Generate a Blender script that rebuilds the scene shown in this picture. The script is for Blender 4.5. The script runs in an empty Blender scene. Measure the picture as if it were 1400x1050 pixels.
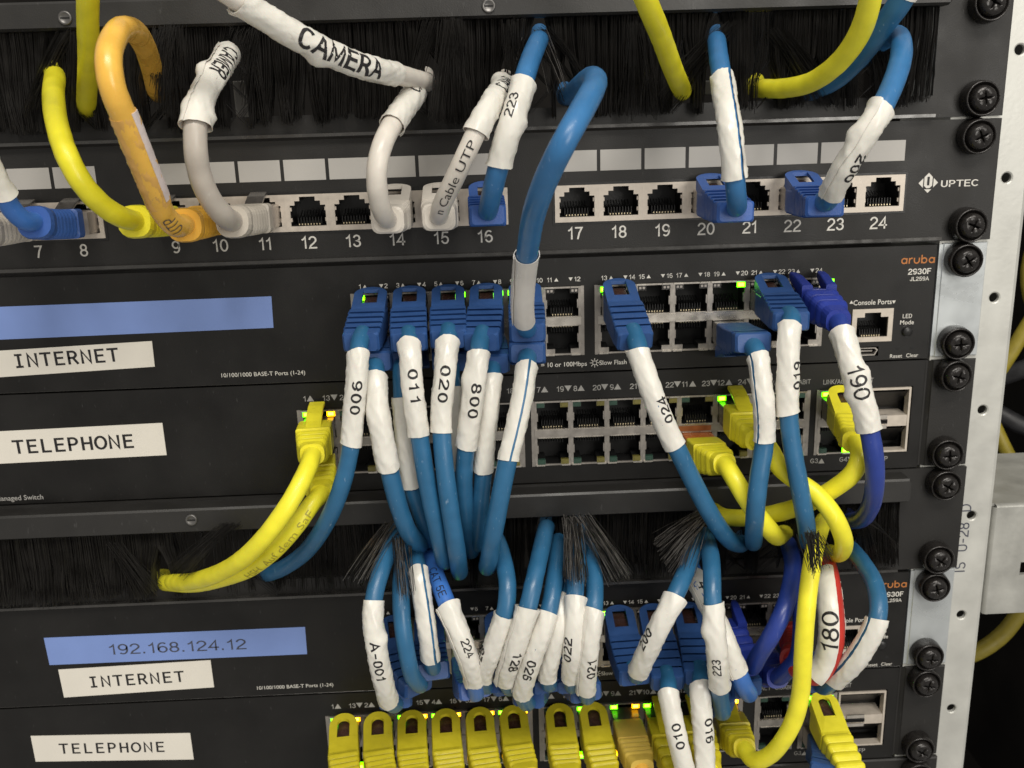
import bpy, bmesh, math, random
from mathutils import Vector, Matrix, noise
S = 0.001                       # all coordinates below are millimetres
scene = bpy.context.scene
COL = scene.collection
random.seed(7)

# ------------------------------------------------------------------ camera
CAM = Vector((53.8448, -356.7479, 51.1806)); RX, RY, RZ, FPX = -0.2716, 0.0313, -0.0267, 1332.54
ROT = Matrix.Rotation(RZ, 3, 'Z') @ Matrix.Rotation(RX, 3, 'X') @ Matrix.Rotation(RY, 3, 'Y')
cd = bpy.data.cameras.new('camera'); cam = bpy.data.objects.new('camera', cd); COL.objects.link(cam)
_r, _u, _b = ROT @ Vector((1, 0, 0)), ROT @ Vector((0, 0, 1)), ROT @ Vector((0, -1, 0))
cam.matrix_world = Matrix(((_r.x, _u.x, _b.x, CAM.x*S), (_r.y, _u.y, _b.y, CAM.y*S), (_r.z, _u.z, _b.z, CAM.z*S), (0, 0, 0, 1)))
cd.sensor_width = 36; cd.lens = FPX/1400*36; cd.clip_start = 0.002; cd.clip_end = 20
cd.dof.use_dof = True; cd.dof.focus_distance = 0.325; cd.dof.aperture_fstop = 26
scene.camera = cam

def P(u, v, d=0.0):
    """point of the rack lying d mm in front of the panel faces, met by the sight line through photo pixel (u, v)"""
    w = ROT @ Vector(((u-700)/FPX, 1, -(v-525)/FPX))
    return CAM + w*((-d-CAM.y)/w.y)

# ------------------------------------------------------------------ light
world = bpy.data.worlds.new('World'); scene.world = world; world.use_nodes = True
world.node_tree.nodes['Background'].inputs['Color'].default_value = (1.0, 0.955, 0.89, 1)
world.node_tree.nodes['Background'].inputs['Strength'].default_value = 0.38
def area(name, loc, target, sx, sy, power, color):
    l = bpy.data.lights.new(name, 'AREA'); l.shape = 'RECTANGLE'; l.size = sx; l.size_y = sy; l.energy = power; l.color = color
    o = bpy.data.objects.new(name, l); COL.objects.link(o); o.location = loc
    o.rotation_euler = (Vector(target)-Vector(loc)).to_track_quat('-Z', 'Y').to_euler(); return o
area('ceiling_lamp', (0.22, -0.95, 1.15), (0.05, 0, -0.05), 1.0, 0.32, 19, (1.0, 0.95, 0.87))
area('room_lamp', (0.75, -1.5, 0.35), (0.05, 0, -0.05), 0.6, 0.8, 11, (1.0, 0.96, 0.89))
scene.view_settings.view_transform = 'Standard'; scene.view_settings.look = 'None'
scene.view_settings.exposure = 0; scene.view_settings.gamma = 1

# ------------------------------------------------------------------ materials
def lin(c): return tuple(((x/255)/12.92 if x/255 <= 0.04045 else ((x/255+0.055)/1.055)**2.4) for x in c)
def mat(name, rgb, rough=0.5, rv=0.09, metal=0.0, var=0.12, vs=250, bump=0.0, bs=1200, emit=0.0, coat=0.0, spec=0.5, speck=0.0, trans=0.0, alpha=1.0, sss=0.0, stretch=None):
    m = bpy.data.materials.new(name); m.use_nodes = True; nt = m.node_tree; N = nt.nodes; L = nt.links
    b = N['Principled BSDF']; c = tuple(rgb)+(1,)
    b.inputs['Roughness'].default_value = rough; b.inputs['Metallic'].default_value = metal
    b.inputs['Specular IOR Level'].default_value = spec; b.inputs['Coat Weight'].default_value = coat
    b.inputs['Transmission Weight'].default_value = trans; b.inputs['Alpha'].default_value = alpha
    if sss: b.inputs['Subsurface Weight'].default_value = sss; b.inputs['Subsurface Scale'].default_value = 0.002
    if emit:
        b.inputs['Emission Color'].default_value = c; b.inputs['Emission Strength'].default_value = emit
        b.inputs['Base Color'].default_value = c; return m
    tc = N.new('ShaderNodeTexCoord'); mp = N.new('ShaderNodeMapping'); L.new(tc.outputs['Object'], mp.inputs[0])
    if stretch: mp.inputs['Scale'].default_value = stretch
    n1 = N.new('ShaderNodeTexNoise'); n1.inputs['Scale'].default_value = vs; n1.inputs['Detail'].default_value = 5; L.new(mp.outputs[0], n1.inputs['Vector'])
    rp = N.new('ShaderNodeMapRange'); rp.inputs[1].default_value = 0.3; rp.inputs[2].default_value = 0.7
    rp.inputs[3].default_value = 1-var; rp.inputs[4].default_value = 1+var; L.new(n1.outputs['Fac'], rp.inputs[0])
    mx = N.new('ShaderNodeVectorMath'); mx.operation = 'SCALE'; mx.inputs[0].default_value = rgb; L.new(rp.outputs[0], mx.inputs['Scale'])
    last = mx.outputs[0]
    if speck:
        n2 = N.new('ShaderNodeTexNoise'); n2.inputs['Scale'].default_value = 900; n2.inputs['Detail'].default_value = 2; m2 = N.new('ShaderNodeMapping'); m2.inputs['Scale'].default_value = (1, 1, 0.3); L.new(tc.outputs['Object'], m2.inputs[0]); L.new(m2.outputs[0], n2.inputs['Vector'])
        r2 = N.new('ShaderNodeMapRange'); r2.inputs[1].default_value = 0.68; r2.inputs[2].default_value = 0.78; r2.inputs[4].default_value = speck; L.new(n2.outputs['Fac'], r2.inputs[0])
        ad = N.new('ShaderNodeVectorMath'); ad.operation = 'ADD'; L.new(last, ad.inputs[0]); L.new(r2.outputs[0], ad.inputs[1]); last = ad.outputs[0]
    L.new(last, b.inputs['Base Color'])
    rr = N.new('ShaderNodeMapRange'); rr.inputs[3].default_value = max(0.05, rough-rv); rr.inputs[4].default_value = rough+rv; rr.inputs[1].default_value = 0.3; rr.inputs[2].default_value = 0.7
    L.new(n1.outputs['Fac'], rr.inputs[0]); L.new(rr.outputs[0], b.inputs['Roughness'])
    if bump:
        n3 = N.new('ShaderNodeTexNoise'); n3.inputs['Scale'].default_value = bs; n3.inputs['Detail'].default_value = 4; L.new(tc.outputs['Object'], n3.inputs['Vector'])
        bp = N.new('ShaderNodeBump'); bp.inputs['Strength'].default_value = bump; bp.inputs['Distance'].default_value = 0.0002
        L.new(n3.outputs['Fac'], bp.inputs['Height']); L.new(bp.outputs[0], b.inputs['Normal'])
    return m
MT = {}
MT['panel'] = mat('black_powder_coat', (0.0145, 0.0137, 0.0127), 0.5, rv=0.15, var=0.16, vs=45, bump=0.35, bs=2600, speck=0.02, spec=0.4)
MT['face'] = mat('black_painted_face', (0.0075, 0.0070, 0.0064), 0.44, rv=0.17, var=0.2, vs=45, bump=0.25, bs=2600, speck=0.02, spec=0.38)
MT['bar'] = mat('black_bar_coat', (0.020, 0.0192, 0.0180), 0.42, var=0.1, vs=60, bump=0.3, bs=2600, speck=0.02)
MT['dark'] = mat('dark_cavity', (0.004, 0.004, 0.004), 0.7, var=0.2)
MT['inside'] = mat('rack_inside_paint', (0.0115, 0.0105, 0.0095), 0.8, var=0.5, spec=0.1, vs=12)
MT['plastic'] = mat('black_socket_plastic', (0.010, 0.010, 0.010), 0.35, var=0.2, bump=0.2)
MT['shield'] = mat('warm_nickel_shield', (0.56, 0.50, 0.43), 0.45, metal=0.35, var=0.08, vs=300, bump=0.1)
MT['steel'] = mat('stamped_steel_shield', (0.40, 0.37, 0.335), 0.36, metal=0.75, var=0.14, vs=300, bump=0.1)
MT['bright'] = mat('bright_steel', (0.62, 0.58, 0.52), 0.28, metal=0.85, var=0.1)
MT['gold'] = mat('gilt_contacts', (0.72, 0.62, 0.42), 0.3, metal=0.6, var=0.1)
MT['post'] = mat('galvanised_post', (0.53, 0.53, 0.495), 0.42, metal=0.3, var=0.10, vs=70, bump=0.25, bs=500)
MT['ear'] = mat('zinc_plated_ear', (0.52, 0.55, 0.56), 0.3, metal=0.55, var=0.06, vs=90, bump=0.1, bs=400)
MT['screw'] = mat('black_oxide_screw', (0.018, 0.016, 0.015), 0.28, metal=0.3, var=0.3, vs=700, bump=0.6, bs=900)
MT['ink'] = mat('light_panel_ink', (0.62, 0.60, 0.55), 0.6, var=0.12, vs=1500)
MT['inkg'] = mat('grey_panel_ink', (0.34, 0.33, 0.31), 0.6, var=0.12, vs=1500)
MT['orange_ink'] = mat('orange_ink', (0.42, 0.15, 0.035), 0.6, var=0.1)
MT['black_ink'] = mat('black_ink', (0.012, 0.011, 0.012), 0.55, var=0.15, vs=900)
MT['grey_ink'] = mat('faded_ink', (0.05, 0.055, 0.08), 0.6, var=0.2)
MT['strip'] = mat('grey_white_label_field', (0.41, 0.395, 0.37), 0.55, var=0.04, vs=60, bump=0.05)
MT['sticker'] = mat('cream_label_tape', (0.71, 0.675, 0.60), 0.4, var=0.03, vs=60)
MT['bluesticker'] = mat('blue_label_tape', (0.185, 0.275, 0.58), 0.45, var=0.04, vs=60)
MT['tape'] = mat('white_label_wrap', (0.70, 0.67, 0.61), 0.33, var=0.05, vs=120, bump=0.35, bs=350, sss=0.05)
MT['tape2'] = mat('grey_white_label_wrap', (0.69, 0.665, 0.63), 0.35, var=0.04, vs=120, bump=0.2, bs=350)
MT['tapeclear'] = mat('aged_clear_wrap', (0.62, 0.35, 0.085), 0.3, var=0.12, vs=120, bump=0.2, bs=350)
MT['lilac'] = mat('pale_strip', (0.62, 0.54, 0.52), 0.5, var=0.05)
def pvc(k, name, rgb, rough=0.4, bump=0.3, scuff=0.05): MT[k] = mat(name, rgb, rough, var=0.09, vs=150, bump=bump, bs=260, coat=0.06, speck=scuff, sss=0.04, spec=0.45)
pvc('blue', 'blue_pvc_jacket', (0.023, 0.120, 0.245), scuff=0.15)
pvc('blue2', 'light_blue_pvc_jacket', (0.030, 0.145, 0.335), scuff=0.10)
pvc('brightblue', 'bright_blue_pvc_jacket', (0.045, 0.16, 0.50))
pvc('royal', 'royal_blue_pvc_jacket', (0.018, 0.042, 0.24))
pvc('yellow', 'yellow_pvc_jacket', (0.84, 0.77, 0.035), 0.42)
pvc('lemon', 'lemon_pvc_jacket', (0.68, 0.62, 0.02), 0.42)
pvc('orange', 'orange_pvc_jacket', (0.76, 0.44, 0.07), 0.3)
pvc('white', 'white_pvc_jacket', (0.62, 0.58, 0.52), 0.38)
pvc('grey', 'warm_grey_pvc_jacket', (0.44, 0.40, 0.35), 0.42)
pvc('red', 'red_pvc_jacket', (0.48, 0.035, 0.025), 0.4)
MT['bblue'] = mat('blue_boot_rubber', (0.026, 0.078, 0.235), 0.42, var=0.07, bump=0.5, bs=2200)
MT['bblue2'] = mat('light_blue_boot_rubber', (0.036, 0.105, 0.36), 0.4, var=0.06, bump=0.4, bs=2200)
MT['broyal'] = mat('royal_boot_rubber', (0.018, 0.038, 0.27), 0.42, var=0.06, bump=0.3, bs=2200)
MT['byellow'] = mat('yellow_boot_rubber', (0.78, 0.70, 0.03), 0.36, var=0.06, bump=0.5, bs=2200)
MT['bmustard'] = mat('mustard_boot_rubber', (0.58, 0.41, 0.07), 0.48, var=0.06, bump=0.5, bs=2200)
MT['bolive'] = mat('lemon_boot_rubber', (0.56, 0.475, 0.02), 0.36, var=0.06, bump=0.5, bs=2200)
MT['borange'] = mat('orange_boot_rubber', (0.74, 0.40, 0.04), 0.42, var=0.06, bump=0.4, bs=2200)
MT['bwhite'] = mat('white_boot_rubber', (0.60, 0.56, 0.50), 0.45, var=0.04, bump=0.3, bs=2200)
MT['bgrey'] = mat('grey_boot_rubber', (0.47, 0.43, 0.37), 0.45, var=0.04, bump=0.3, bs=2200)
MT['bred'] = mat('red_boot_rubber', (0.40, 0.03, 0.02), 0.45, var=0.05)
MT['plug'] = mat('smoked_plug_plastic', (0.055, 0.05, 0.046), 0.2, var=0.2)
MT['plugmetal'] = mat('plug_shell_metal', (0.45, 0.40, 0.35), 0.35, metal=0.6, var=0.1)
MT['latch'] = mat('amber_latch_plastic', (0.05, 0.022, 0.016), 0.25, var=0.3)
MT['green'] = mat('green_led_lit', (0.13, 1.0, 0.0), emit=6)
MT['greenhot'] = mat('green_led_core', (0.40, 1.0, 0.06), emit=4.5)
MT['amber'] = mat('amber_led_lit', (1.0, 0.42, 0.0), emit=6)
MT['amberhot'] = mat('amber_led_core', (1.0, 0.66, 0.08), emit=4.5)
MT['ledoff'] = mat('unlit_led_lens', (0.36, 0.33, 0.30), 0.3, var=0.1)
MT['ledoffy'] = mat('unlit_yellow_led', (0.16, 0.14, 0.035), 0.3, var=0.1)
MT['ledoffg'] = mat('unlit_green_led', (0.03, 0.07, 0.05), 0.3, var=0.1)
MT['bristle'] = mat('nylon_bristle', (0.013, 0.012, 0.011), 0.42, var=0.35, vs=120, spec=0.5)
MT['bristle2'] = mat('glossy_nylon_bristle', (0.09, 0.085, 0.08), 0.22, var=0.3, spec=1.0)
MT['emboss'] = mat('embossed_yellow_print', (0.42, 0.37, 0.03), 0.5)
MT['mustard'] = mat('dusty_mustard_jacket', (0.25, 0.20, 0.02), 0.5)  # yellow jacket, its colour darkened for the shade beyond the post
MT['darkcable'] = mat('dark_grey_jacket', (0.02, 0.02, 0.022), 0.5)
MT['amberplug'] = mat('orange_tinted_plug', (0.50, 0.14, 0.03), 0.3)  # orange reflection of the yellow boot, put into the plug colour
MT['copper'] = mat('orange_brown_tape', (0.34, 0.13, 0.045), 0.35, metal=0.4, var=0.25)  # colour of the boot's reflection on the steel centre strip
MT['bracket'] = mat('dull_galvanised_bracket', (0.42, 0.42, 0.39), 0.4, metal=0.4, var=0.15, vs=80, bump=0.4, bs=500)
MT['edge'] = mat('worn_black_edge', (0.05, 0.048, 0.045), 0.22, spec=1.0, metal=0.3)  # lip highlight lines put into a lighter, glossier black
MT['darkscrew'] = mat('dark_steel_screw', (0.16, 0.155, 0.15), 0.35, metal=0.7)

# ------------------------------------------------------------------ mesh helpers
ORG = {}
class M:
    def __init__(s): s.v = []; s.f = []; s.mi = []; s.sm = []
    def add(s, v, f, mi=0, sm=False):
        o = len(s.v); s.v += [tuple(x) for x in v]
        for q in f: s.f.append([i+o for i in q]); s.mi.append(mi); s.sm.append(sm)
    def box(s, x0, x1, y0, y1, z0, z1, mi=0):
        s.add([(x, y, z) for x in (x0, x1) for y in (y0, y1) for z in (z0, z1)],
              [(0, 1, 3, 2), (4, 6, 7, 5), (0, 4, 5, 1), (2, 3, 7, 6), (0, 2, 6, 4), (1, 5, 7, 3)], mi)
    def cbox(s, x0, x1, y0, y1, z0, z1, c=0.4, mi=0):
        """box whose front edges (towards -y) are chamfered"""
        r = [[(x0, y1, z0), (x1, y1, z0), (x1, y1, z1), (x0, y1, z1)], [(x0, y0+c, z0), (x1, y0+c, z0), (x1, y0+c, z1), (x0, y0+c, z1)],
             [(x0+c, y0, z0+c), (x1-c, y0, z0+c), (x1-c, y0, z1-c), (x0+c, y0, z1-c)]]
        s.loft(r, mi, caps=True)
    def loft(s, rings, mi=0, caps=True, sm=False, closed=True):
        n = len(rings[0]); o = []
        for r in rings: o += r
        f = []
        for k in range(len(rings)-1):
            for i in range(n if closed else n-1):
                j = (i+1) % n; f.append((k*n+i, k*n+j, (k+1)*n+j, (k+1)*n+i))
        s.add(o, f, mi, sm)
        if caps:
            s.add(rings[0], [tuple(range(n))[::-1]], mi); s.add(rings[-1], [tuple(range(n))], mi)
    def lathe(s, c, prof, n=28, mi=0, sm=True, cap=True):
        """prof: (radius, distance in front) about the -y axis through c"""
        rings = [[(c[0]+r*math.cos(a*2*math.pi/n), c[1]-h, c[2]+r*math.sin(a*2*math.pi/n)) for a in range(n)] for r, h in prof]
        s.loft(rings, mi, caps=cap, sm=sm)
    def plate(s, x0, x1, z0, z1, y0, depth, holes, mi=0, hmi=None):
        xs = sorted({x0, x1, *[h[0] for h in holes], *[h[1] for h in holes]}); zs = sorted({z0, z1, *[h[2] for h in holes], *[h[3] for h in holes]})
        for i in range(len(xs)-1):
            for j in range(len(zs)-1):
                cx, cz = (xs[i]+xs[i+1])/2, (zs[j]+zs[j+1])/2
                if any(h[0] < cx < h[1] and h[2] < cz < h[3] for h in holes): continue
                s.add([(xs[i], y0, zs[j]), (xs[i+1], y0, zs[j]), (xs[i+1], y0, zs[j+1]), (xs[i], y0, zs[j+1])], [(0, 1, 2, 3)], mi)
        def wall(a, b, c, d, m): s.add([(a, y0, c), (b, y0, d), (b, y0+depth, d), (a, y0+depth, c)], [(0, 1, 2, 3)], m)
        for (a, b, c, d, m) in [(x0, x1, z0, z1, mi)]+[(h[0], h[1], h[2], h[3], mi if hmi is None else hmi) for h in holes]:
            wall(a, b, c, c, m); wall(a, b, d, d, m); wall(a, a, c, d, m); wall(b, b, c, d, m)
    def build(s, name, mats, parent=None, loc=None):
        loc = Vector(loc) if loc is not None else (ORG[parent] if parent else Vector((0, 0, 0)))
        me = bpy.data.meshes.new(name)
        rel = s.v if parent is None and loc.length == 0 else [(v[0]-loc.x, v[1]-loc.y, v[2]-loc.z) for v in s.v]
        me.from_pydata([(v[0]*S, v[1]*S, v[2]*S) for v in rel], [], s.f); me.update()
        for m in (mats if isinstance(mats, (list, tuple)) else [mats]): me.materials.append(MT[m])
        me.polygons.foreach_set('material_index', s.mi); me.polygons.foreach_set('use_smooth', s.sm)
        return place(name, me, parent, loc)
def place(name, me, parent, loc):
    o = bpy.data.objects.new(name, me); COL.objects.link(o); loc = Vector(loc)
    if parent: o.parent = parent; o.location = (loc-ORG[parent])*S
    else: o.location = loc*S
    ORG[o] = loc; return o
def thing(name, label, cat, loc, group=None):
    o = bpy.data.objects.new(name, None); o.empty_display_size = 0.005; COL.objects.link(o); o.location = Vector(loc)*S; ORG[o] = Vector(loc)
    o['label'] = label; o['category'] = cat
    if group: o['group'] = group
    return o
def tag(o, label, cat, group=None):
    o['label'] = label; o['category'] = cat
    if group: o['group'] = group
    return o
def struct(o): o['kind'] = 'structure'; return o
def stuff(o): o['kind'] = 'stuff'; return o

# ------------------------------------------------------------------ text
def _arc(cx, cy, rx, ry, a0, a1, k=12): return [(cx+rx*math.cos(math.radians(a0+(a1-a0)*i/k)), cy+ry*math.sin(math.radians(a0+(a1-a0)*i/k))) for i in range(k+1)]
STROKE = {  # single-stroke sans letters, cap height 1: (advance width, strokes)
 '0': (.58, [_arc(.29, .5, .27, .5, 90, 450, 22)]), '1': (.40, [[(.03, .76), (.16, .83), (.27, 1.0), (.27, 0)]]),
 '2': (.58, [_arc(.29, .72, .26, .28, 165, -20, 10)+[(.36, .42), (.12, .22), (.03, 0), (.57, 0)]]),
 '3': (.58, [_arc(.28, .755, .23, .245, 160, -90, 10)+_arc(.28, .255, .26, .255, 90, -165, 12)]),
 '4': (.60, [[(.45, 0), (.45, 1), (.01, .28), (.60, .28)]]), '5': (.58, [[(.52, 1), (.13, 1), (.07, .52)]+_arc(.29, .31, .26, .31, 130, -160, 12)]),
 '6': (.58, [_arc(.31, .60, .28, .40, 55, 180, 8)+[(.03, .38)]+_arc(.30, .30, .26, .30, 180, 540, 16)]), '7': (.56, [[(.02, 1), (.54, 1), (.32, .52), (.20, 0)]]),
 '8': (.58, [_arc(.29, .75, .22, .25, 90, 450, 16), _arc(.29, .26, .26, .26, 90, 450, 16)]), '9': (.58, [_arc(.28, .70, .26, .30, 0, 360, 16)+[(.54, .62)]+_arc(.27, .40, .27, .40, 0, -125, 8)]),
 'A': (.66, [[(0, 0), (.33, 1), (.66, 0)], [(.13, .33), (.53, .33)]]), 'B': (.6, [[(.04, 0), (.04, 1), (.3, 1)]+_arc(.3, .76, .22, .24, 90, -90, 8)+[(.04, .52)], [(.3, .52)]+_arc(.3, .26, .27, .26, 90, -90, 8)+[(.04, 0)]]),
 'C': (.68, [_arc(.36, .5, .33, .5, 48, 312, 18)]), 'D': (.66, [[(.04, 0), (.04, 1), (.28, 1)]+_arc(.28, .5, .34, .5, 90, -90, 12)+[(.04, 0)]]),
 'E': (.56, [[(.54, 1), (.05, 1), (.05, 0), (.55, 0)], [(.07, .53), (.48, .53)]]), 'F': (.54, [[(.52, 1), (.05, 1), (.05, 0)], [(.07, .52), (.44, .52)]]),
 'G': (.7, [_arc(.36, .5, .33, .5, 48, 330, 18)+[(.66, .45), (.40, .45)]]), 'H': (.64, [[(.05, 0), (.05, 1)], [(.59, 0), (.59, 1)], [(.07, .52), (.57, .52)]]),
 'I': (.14, [[(.07, 0), (.07, 1)]]), 'J': (.5, [[(.42, 1), (.42, .26)]+_arc(.22, .24, .2, .24, 0, -170, 8)]), 'L': (.52, [[(.05, 1), (.05, 0), (.52, 0)]]),
 'M': (.74, [[(.04, 0), (.04, 1), (.37, .18), (.70, 1), (.70, 0)]]), 'N': (.64, [[(.05, 0), (.05, 1), (.59, 0), (.59, 1)]]), 'O': (.74, [_arc(.37, .5, .34, .5, 90, 450, 22)]),
 'P': (.6, [[(.05, 0), (.05, 1), (.3, 1)]+_arc(.3, .73, .25, .27, 90, -90, 10)+[(.05, .46)]]), 'R': (.62, [[(.05, 0), (.05, 1), (.3, 1)]+_arc(.3, .74, .24, .26, 90, -90, 10)+[(.05, .48)], [(.32, .48), (.59, 0)]]),
 'S': (.6, [_arc(.31, .74, .24, .26, 35, 235, 10)+_arc(.30, .26, .27, .28, 70, -150, 12)]), 'T': (.62, [[(0, 1), (.62, 1)], [(.31, .97), (.31, 0)]]), 'U': (.64, [[(.05, 1), (.05, .3)]+_arc(.32, .30, .27, .30, 180, 360, 10)+[(.59, 1)]]),
 'K': (.6, [[(.05, 0), (.05, 1)], [(.55, 1), (.08, .40)], [(.22, .55), (.58, 0)]]), '-': (.40, [[(.06, .42), (.34, .42)]]), '.': (.26, [[(.10, .0), (.10, .07)]]), '/': (.36, [[(0, -.05), (.36, 1.05)]]), ' ': (.3, [])}
def _strip(pts, w):
    """one mitred ribbon along pts"""
    P2 = [Vector(pts[0])]
    for q in pts[1:]:
        if (Vector(q)-P2[-1]).length > 1e-4: P2.append(Vector(q))
    n = len(P2); closed = (P2[0]-P2[-1]).length < 1e-3 and n > 4; V = []
    for i in range(n):
        d0 = (P2[i]-P2[i-1]).normalized() if i > 0 else None; d1 = (P2[i+1]-P2[i]).normalized() if i < n-1 else None
        if closed and i in (0, n-1): d0 = (P2[-1]-P2[-2]).normalized(); d1 = (P2[1]-P2[0]).normalized()
        if d0 is None: d0 = d1
        if d1 is None: d1 = d0
        t = (d0+d1); t = t.normalized() if t.length > 1e-3 else d1; nn = Vector((-t.y, t.x)); k = 1/max(0.45, nn.dot(Vector((-d1.y, d1.x))))
        c_ = P2[i].copy()
        if not closed and i == 0: c_ -= d1*w*0.4
        if not closed and i == n-1: c_ += d0*w*0.4
        V += [c_+nn*w/2*k, c_-nn*w/2*k]
    return V, [(2*i, 2*i+1, 2*i+3, 2*i+2) for i in range(n-1)]
_tc = {}
def glyphs(txt, weight=0.0, mono=0.0, width=1.0, serif=False):
    """2-D filled outline of txt, cap height 1, centred on the origin: (x, y, layer)"""
    key = (txt, weight, mono, width, serif)
    if key in _tc: return _tc[key]
    V = []; F = []
    if all(ch in STROKE for ch in txt):
        w = 0.115+weight*2.2; x = 0
        for ch in txt:
            adv, st = STROKE[ch]
            if mono and serif and ch == 'I': st = st+[[(-.11, 1), (.25, 1)], [(-.11, 0), (.25, 0)]]
            x0 = x-adv/2 if mono else x
            for k, s_ in enumerate(st):
                v, f = _strip(s_, w); o = len(V); V += [(p_.x+x0, p_.y*(1-w)+w/2-0.5, k) for p_ in v]; F += [tuple(i+o for i in q) for q in f]
            x += mono if mono else adv+0.17+weight
        if not V: return [], []
        xs = [a for a, _, _ in V]; cx = (min(xs)+max(xs))/2; V = [((a-cx)*width, b, k) for a, b, k in V]
    else:
        cu = bpy.data.curves.new('t', 'FONT'); cu.body = txt; cu.size = 1.0; cu.resolution_u = 3; cu.offset = weight*0.7
        ob = bpy.data.objects.new('t', cu); me = bpy.data.meshes.new_from_object(ob)
        V = [(v.co.x, v.co.y) for v in me.vertices]; F = [tuple(p.vertices) for p in me.polygons]
        bpy.data.objects.remove(ob); bpy.data.meshes.remove(me); bpy.data.curves.remove(cu)
        xs = [a for a, b in V]; cx = (min(xs)+max(xs))/2; V = [((a-cx)/0.70*width, (b-0.35)/0.70, 0) for a, b in V]
    _tc[key] = (V, F); return V, F
def flat_text(parent, txt, x, z, h, ink='ink', name='printed_text', y=-0.06, weight=0.0, mono=0.0, width=1.0, align=0, rot=0.0, serif=False, pitch=None):
    V, F = glyphs(txt, weight, mono, width, serif)
    if not V: return
    xs = [q[0] for q in V]; off = -min(xs) if align < 0 else (-max(xs) if align > 0 else 0)
    c, s_ = math.cos(rot), math.sin(rot); m = M()
    m.add([(x+((a+off)*c-b*s_)*h, y-0.012*k, z+((a+off)*s_+b*c)*h) for a, b, k in V], F)
    return m.build(name, ink, parent, (x, y, z))
def tri(m, x, z, s_, up): m.add([(x-s_*0.6, 0, z-s_*0.5*up), (x+s_*0.6, 0, z-s_*0.5*up), (x, 0, z+s_*0.5*up)], [(0, 1, 2)])
def arrow(parent, x, z, s_, up, ink='ink'):
    m = M(); tri(m, 0, 0, s_, up); m.v = [(a+x, -0.06, b+z) for a, _, b in m.v]; return m.build('arrow_mark', ink, parent, (x, -0.06, z))
def ribbon(m, pts, w, y=-0.07):
    for k in range(len(pts)-1):
        a, b = Vector(pts[k]), Vector(pts[k+1]); d = (b-a).normalized()*w/2; n = Vector((-d.y, d.x))
        q = [a+n-d*0.5, a-n-d*0.5, b-n+d*0.5, b+n+d*0.5]; m.add([(p.x, y-0.0004*k, p.y) for p in q], [(0, 1, 2, 3)])

# ------------------------------------------------------------------ rack shell, post
m = M(); m.plate(-700, 900, -700, 500, 620, 20, []); struct(m.build('rack_back_wall', 'inside'))
m = M(); m.box(430, 436, 20, 620, -700, 500); struct(m.build('rack_side_wall', 'inside'))
m = M(); m.box(-700, 430, 20, 620, -460, -455); struct(m.build('rack_floor', 'inside'))

def round_hole_plate(m, x0, x1, z0, z1, y0, depth, holes, cell=4.2, n=16):
    """plate with round holes (x, z, r); the square round each hole is stitched to its circle"""
    sq = [(hx-cell, hx+cell, hz-cell, hz+cell) for hx, hz, r in holes]
    xs = sorted({x0, x1, *[q[0] for q in sq], *[q[1] for q in sq]}); zs = sorted({z0, z1, *[q[2] for q in sq], *[q[3] for q in sq]})
    for i in range(len(xs)-1):
        for j in range(len(zs)-1):
            cx, cz = (xs[i]+xs[i+1])/2, (zs[j]+zs[j+1])/2
            if any(q[0] < cx < q[1] and q[2] < cz < q[3] for q in sq): continue
            m.add([(xs[i], y0, zs[j]), (xs[i+1], y0, zs[j]), (xs[i+1], y0, zs[j+1]), (xs[i], y0, zs[j+1])], [(0, 1, 2, 3)])
    for hx, hz, r in holes:
        sqr = []; c1 = []; c2 = []; c3 = []
        for k in range(n):
            a = 2*math.pi*(k+0.5)/n; dx, dz = math.cos(a), math.sin(a); t = cell/max(abs(dx), abs(dz))
            if k % (n//4) == n//8: pass
            sqr.append((hx+dx*t, y0, hz+dz*t)); c1.append((hx+dx*(r+0.5), y0, hz+dz*(r+0.5))); c2.append((hx+dx*r, y0+0.35, hz+dz*r)); c3.append((hx+dx*r, y0+depth, hz+dz*r))
        m.loft([sqr, c1, c2, c3], caps=False)
        for sx in (-1, 1):
            for sz in (-1, 1):
                # corner triangles between the polygon ring and the square
                cn = (hx+sx*cell, y0, hz+sz*cell); near = sorted(sqr, key=lambda p: (p[0]-cn[0])**2+(p[2]-cn[2])**2)[:2]
                m.add([cn, near[0], near[1]], [(0, 1, 2)])
post = thing('rack_post', 'galvanised steel rack post with a row of round holes behind the screwed panel ears', 'rack post', (240, 2, -60))
m = M(); PH = [(247.4, 67.2-44.45*k-(0.15*k), 1.9) for k in range(-1, 7)]
round_hole_plate(m, 224.5, 254.2, -300, 190, 1.6, 1.8, PH)
m.add([(254.2, 1.6, -300), (254.2, 1.6, 190), (255.6, 2.4, 190), (255.6, 2.4, -300)], [(0, 1, 2, 3)], 0, True)
m.add([(255.6, 2.4, -300), (255.6, 2.4, 190), (256.2, 4.2, 190), (256.2, 4.2, -300)], [(0, 1, 2, 3)], 0, True)
m.add([(256.2, 4.2, -300), (256.2, 4.2, 190), (256.2, 45, 190), (256.2, 45, -300)], [(0, 1, 2, 3)])
m.add([(224.5, 1.6, -300), (224.5, 1.6, 190), (224.5, 45, 190), (224.5, 45, -300)], [(0, 1, 2, 3)])
m.build('flange', 'post', post)
flat_text(post, 'IS  U-28  D', 244.6, -121, 4.6, 'grey_ink', 'printed_text', y=1.5, width=1.0, rot=math.pi/2)

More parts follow.
